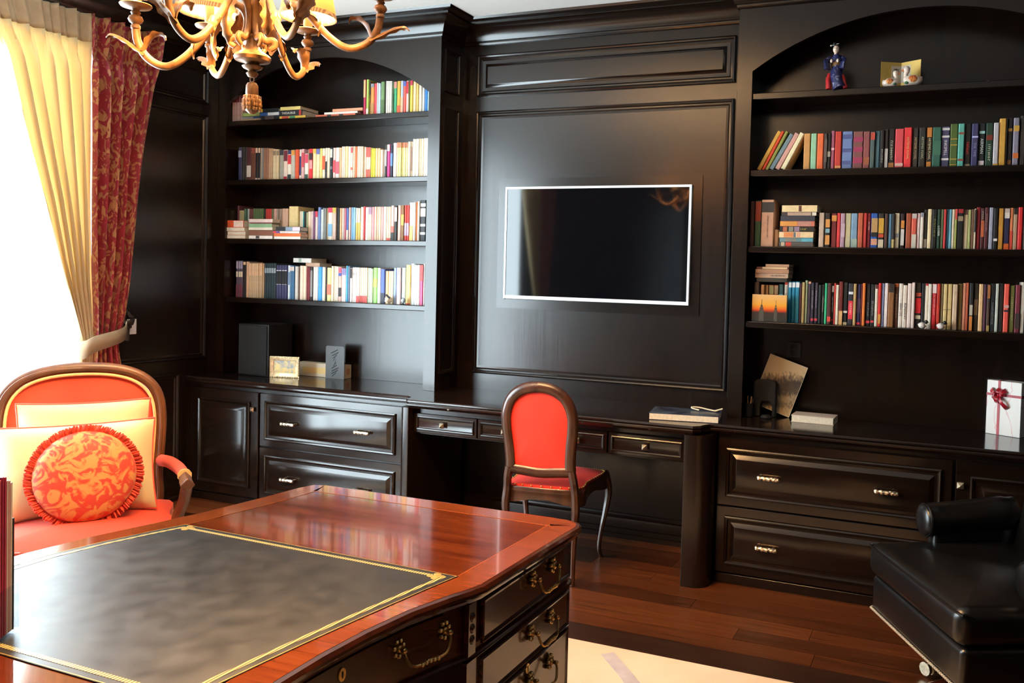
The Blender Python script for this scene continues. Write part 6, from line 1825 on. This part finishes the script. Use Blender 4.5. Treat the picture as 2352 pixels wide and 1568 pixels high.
# two small birds on the fourth shelf
for px_, py_, nm in ((2120, 752, 'left'), (2163, 753, 'right')):
    xb = un(px_, py_, 'Y', -.208)[0]
    z0 = ZR[3] + .0006
    t = thing('bird_figurine', f'small white bird figurine with black head, {nm} one of the pair', 'figurine', (xb, -.208, z0), group='bird figurines on the right bookcase')
    POR2 = pmat('grey_white_glaze', (.70, .60, .54), .4, var=.06)
    m = MB()
    m.tube(spline([(xb - .024, -.208, z0 + .020), (xb - .012, -.208, z0 + .017), (xb, -.208, z0 + .0158), (xb + .010, -.208, z0 + .020)], 4), [.002, .005, .009, .012, .0135, .0148, .0155, .0155, .015, .0145, .013, .0115, .009], 12)
    m.build('body', POR2, t, smooth=True)
    m = MB(); m.ball((xb + .013, -.208, z0 + .032), .0095, 10, 7); m.build('head', BLACKP, t, smooth=True)
    MB().tube([(xb + .021, -.208, z0 + .031), (xb + .026, -.208, z0 + .030)], [.002, .0006], 6).build('beak', BLACKM, t)
    MB().tube([(xb - .018, -.208, z0 + .020), (xb - .034, -.208, z0 + .016)], [.004, .002], 6, flat=.4).build('tail', BLACKM, t)
# folded paper box on the left fourth shelf
cx_ = un(755 + 1400 / S3, 595 + 1000 / S3, 'Y', -.205)[0]
z0 = ZL[3] + .0006
t = thing('folded_paper_box', 'cream folded paper polyhedron with a dark strip on left bookcase fourth shelf', 'ornament', (cx_, -.205, z0))
m = MB()
import itertools
ph_ = (1 + 5 ** .5) / 2
vs = [Vector(p) for p in [(0, a, b * ph_) for a in (-1, 1) for b in (-1, 1)]] + [Vector((a, b * ph_, 0)) for a in (-1, 1) for b in (-1, 1)] + [Vector((b * ph_, 0, a)) for a in (-1, 1) for b in (-1, 1)]
fcs = []
for tri in itertools.combinations(range(12), 3):
    if all(abs((vs[a] - vs[b]).length - 2) < .01 for a, b in itertools.combinations(tri, 2)):
        a, b, c_ = tri
        if (vs[b] - vs[a]).cross(vs[c_] - vs[a]).dot(vs[a]) < 0: b, c_ = c_, b
        fcs.append((a, b, c_))
m.add(vs, fcs)
rad = .0255
M = Matrix.Translation((cx_, -.205, z0 + .026)) @ Matrix.Rotation(.9, 4, 'Z') @ Matrix.Rotation(.36, 4, 'X') @ Matrix.Scale(rad / 1.902, 4)
m.xf(M)
zmin = min(v[2] for v in m.v); m.xf(Matrix.Translation((0, 0, z0 - zmin)))
po_ = m.build('paper_body', pmat('cream_craft_paper', (.72, .56, .40), .8, var=.1), t)
MB().box(-.016, .016, -.003, .003, -.005, .005).xf(Matrix.Translation((cx_ + .008, -.222, z0 + .046)) @ Matrix.Rotation(math.radians(38), 4, 'Y')).build('dark_strip', BLACKM, t)
# small dark ornament beside it
cx2 = un(755 + 1745 / S3, 595 + 1000 / S3, 'Y', -.205)[0]
t = thing('small_globe', 'tiny pale globe on a dark curved stand on left bookcase fourth shelf', 'ornament', (cx2, -.205, z0))
MB().lathe([(.010, 0), (.011, .002), (.004, .006), (.003, .012)], 12, (cx2, -.205, z0)).build('stand', BLACKM, t, smooth=True)
MB().ball((cx2, -.205, z0 + .0245), .0125, 12, 8).build('ball', bmat('b8ccd8'), t, smooth=True)
MB().tube([(cx2 + .0155 * math.cos(a), -.205, z0 + .0245 + .0155 * math.sin(a)) for a in np.linspace(-1.6, 2.2, 14)], .0018, 6).build('meridian', BLACKM, t, smooth=True)

# ================================================================== acrylic file holder on the writing desk
zd = DZ + .0026
q0 = un(46, 1445, 'Z', zd)
# holder edge runs from the right end (46,1445) towards the left out of frame
e1 = un(0, 1481, 'Z', zd)
fx = np.array((e1 - q0)[:2]); fx /= np.linalg.norm(fx)          # along the visible front edge
fy = np.array((fx[1], -fx[0]))
if fy @ np.array((-0.7, 0.7)) < 0: fy = -fy                       # away from the camera
angh = math.atan2(fx[1], fx[0])
hold = thing('file_holder', 'clear acrylic file holder full of folders at the left desk edge', 'file holder', (q0[0], q0[1], zd))
def hp(a, b, z): return (q0[0] + fx[0] * a + fy[0] * b, q0[1] + fx[1] * a + fy[1] * b, z)
def hbox(a0, a1, b0, b1, z0, z1):
    m = MB()
    m.add([hp(a0, b0, z0), hp(a1, b0, z0), hp(a1, b1, z0), hp(a0, b1, z0), hp(a0, b0, z1), hp(a1, b0, z1), hp(a1, b1, z1), hp(a0, b1, z1)], [(0, 3, 2, 1), (4, 5, 6, 7), (0, 1, 5, 4), (1, 2, 6, 5), (2, 3, 7, 6), (3, 0, 4, 7)])
    return m
hbox(0, .10, 0, .24, zd, zd + .004).build('base', ACRYL, hold)
hbox(0, .004, 0, .24, zd + .0045, zd + .15).build('side_wall', ACRYL, hold)
hbox(.096, .10, 0, .24, zd + .0045, zd + .15).build('side_wall', ACRYL, hold)
hbox(.0045, .0955, 0, .004, zd + .0045, zd + .095).build('front_wall', ACRYL, hold)
hbox(.0045, .0955, .236, .24, zd + .0045, zd + .15).build('rear_wall', ACRYL, hold)
for k, (a, c_, h_) in enumerate(((.006, '14121a', .215), (.013, 'e8d8cc', .285), (.020, 'd8a8a4', .29), (.027, 'e8d4cc', .292), (.034, 'b83858', .30), (.043, 'a82c50', .302), (.052, 'c04868', .298), (.062, 'd8c0c0', .29), (.074, 'b03a5a', .30))):
    m = hbox(a, a + .0055, .008, .232, zd + .0046, zd + .0046 + h_)
    tag(m.build('file_folder', bmat(c_)), f'{cname(c_)} paper folder, {ordinal(k + 1)} from the right in the acrylic holder', 'folder', 'folders in the acrylic holder')
# ================================================================== past 300 books: the smallest in view become one object
bpy.context.view_layer.update()
books = [o for o in bpy.data.objects if o.get('category') == 'book']
def shown(o):
    cs = [o.matrix_world @ Vector(c) for c in o.bound_box]
    P = []
    for c in cs:
        d = np.array(c) - CAMPOS
        zc_ = d @ FW
        P.append((PX + FPX * (d @ RT) / zc_, PY - FPX * (d @ UP) / zc_))
    xs = [min(2352, max(0, p[0])) for p in P]; ys = [min(1568, max(0, p[1])) for p in P]
    return (max(xs) - min(xs)) * (max(ys) - min(ys))
upright = [o for o in books if o.get('group', '').startswith('books on the')]
rest = sorted(upright, key=shown)[:max(0, len(books) - 298)]
V, Fc, MI, ml = [], [], [], []
for o in rest:
    for q in [o] + list(o.children):
        mt = q.data.materials[0]
        if mt not in ml: ml.append(mt)
        k = len(V)
        V += [tuple(q.matrix_world @ v.co) for v in q.data.vertices]
        for p in q.data.polygons:
            Fc.append(tuple(i + k for i in p.vertices)); MI.append(ml.index(mt))
for o in rest:
    for q in list(o.children):
        bpy.data.objects.remove(q)
    bpy.data.objects.remove(o)
if V:
    me = bpy.data.meshes.new('slim_books')
    me.from_pydata(V, [], Fc)
    for mt in ml: me.materials.append(mt)
    me.polygons.foreach_set('material_index', MI)
    so = bpy.data.objects.new('slim_books', me)
    COL.objects.link(so)
    tag(so, 'the slimmest books filling the rows of both bookcases', 'books', kind='stuff')
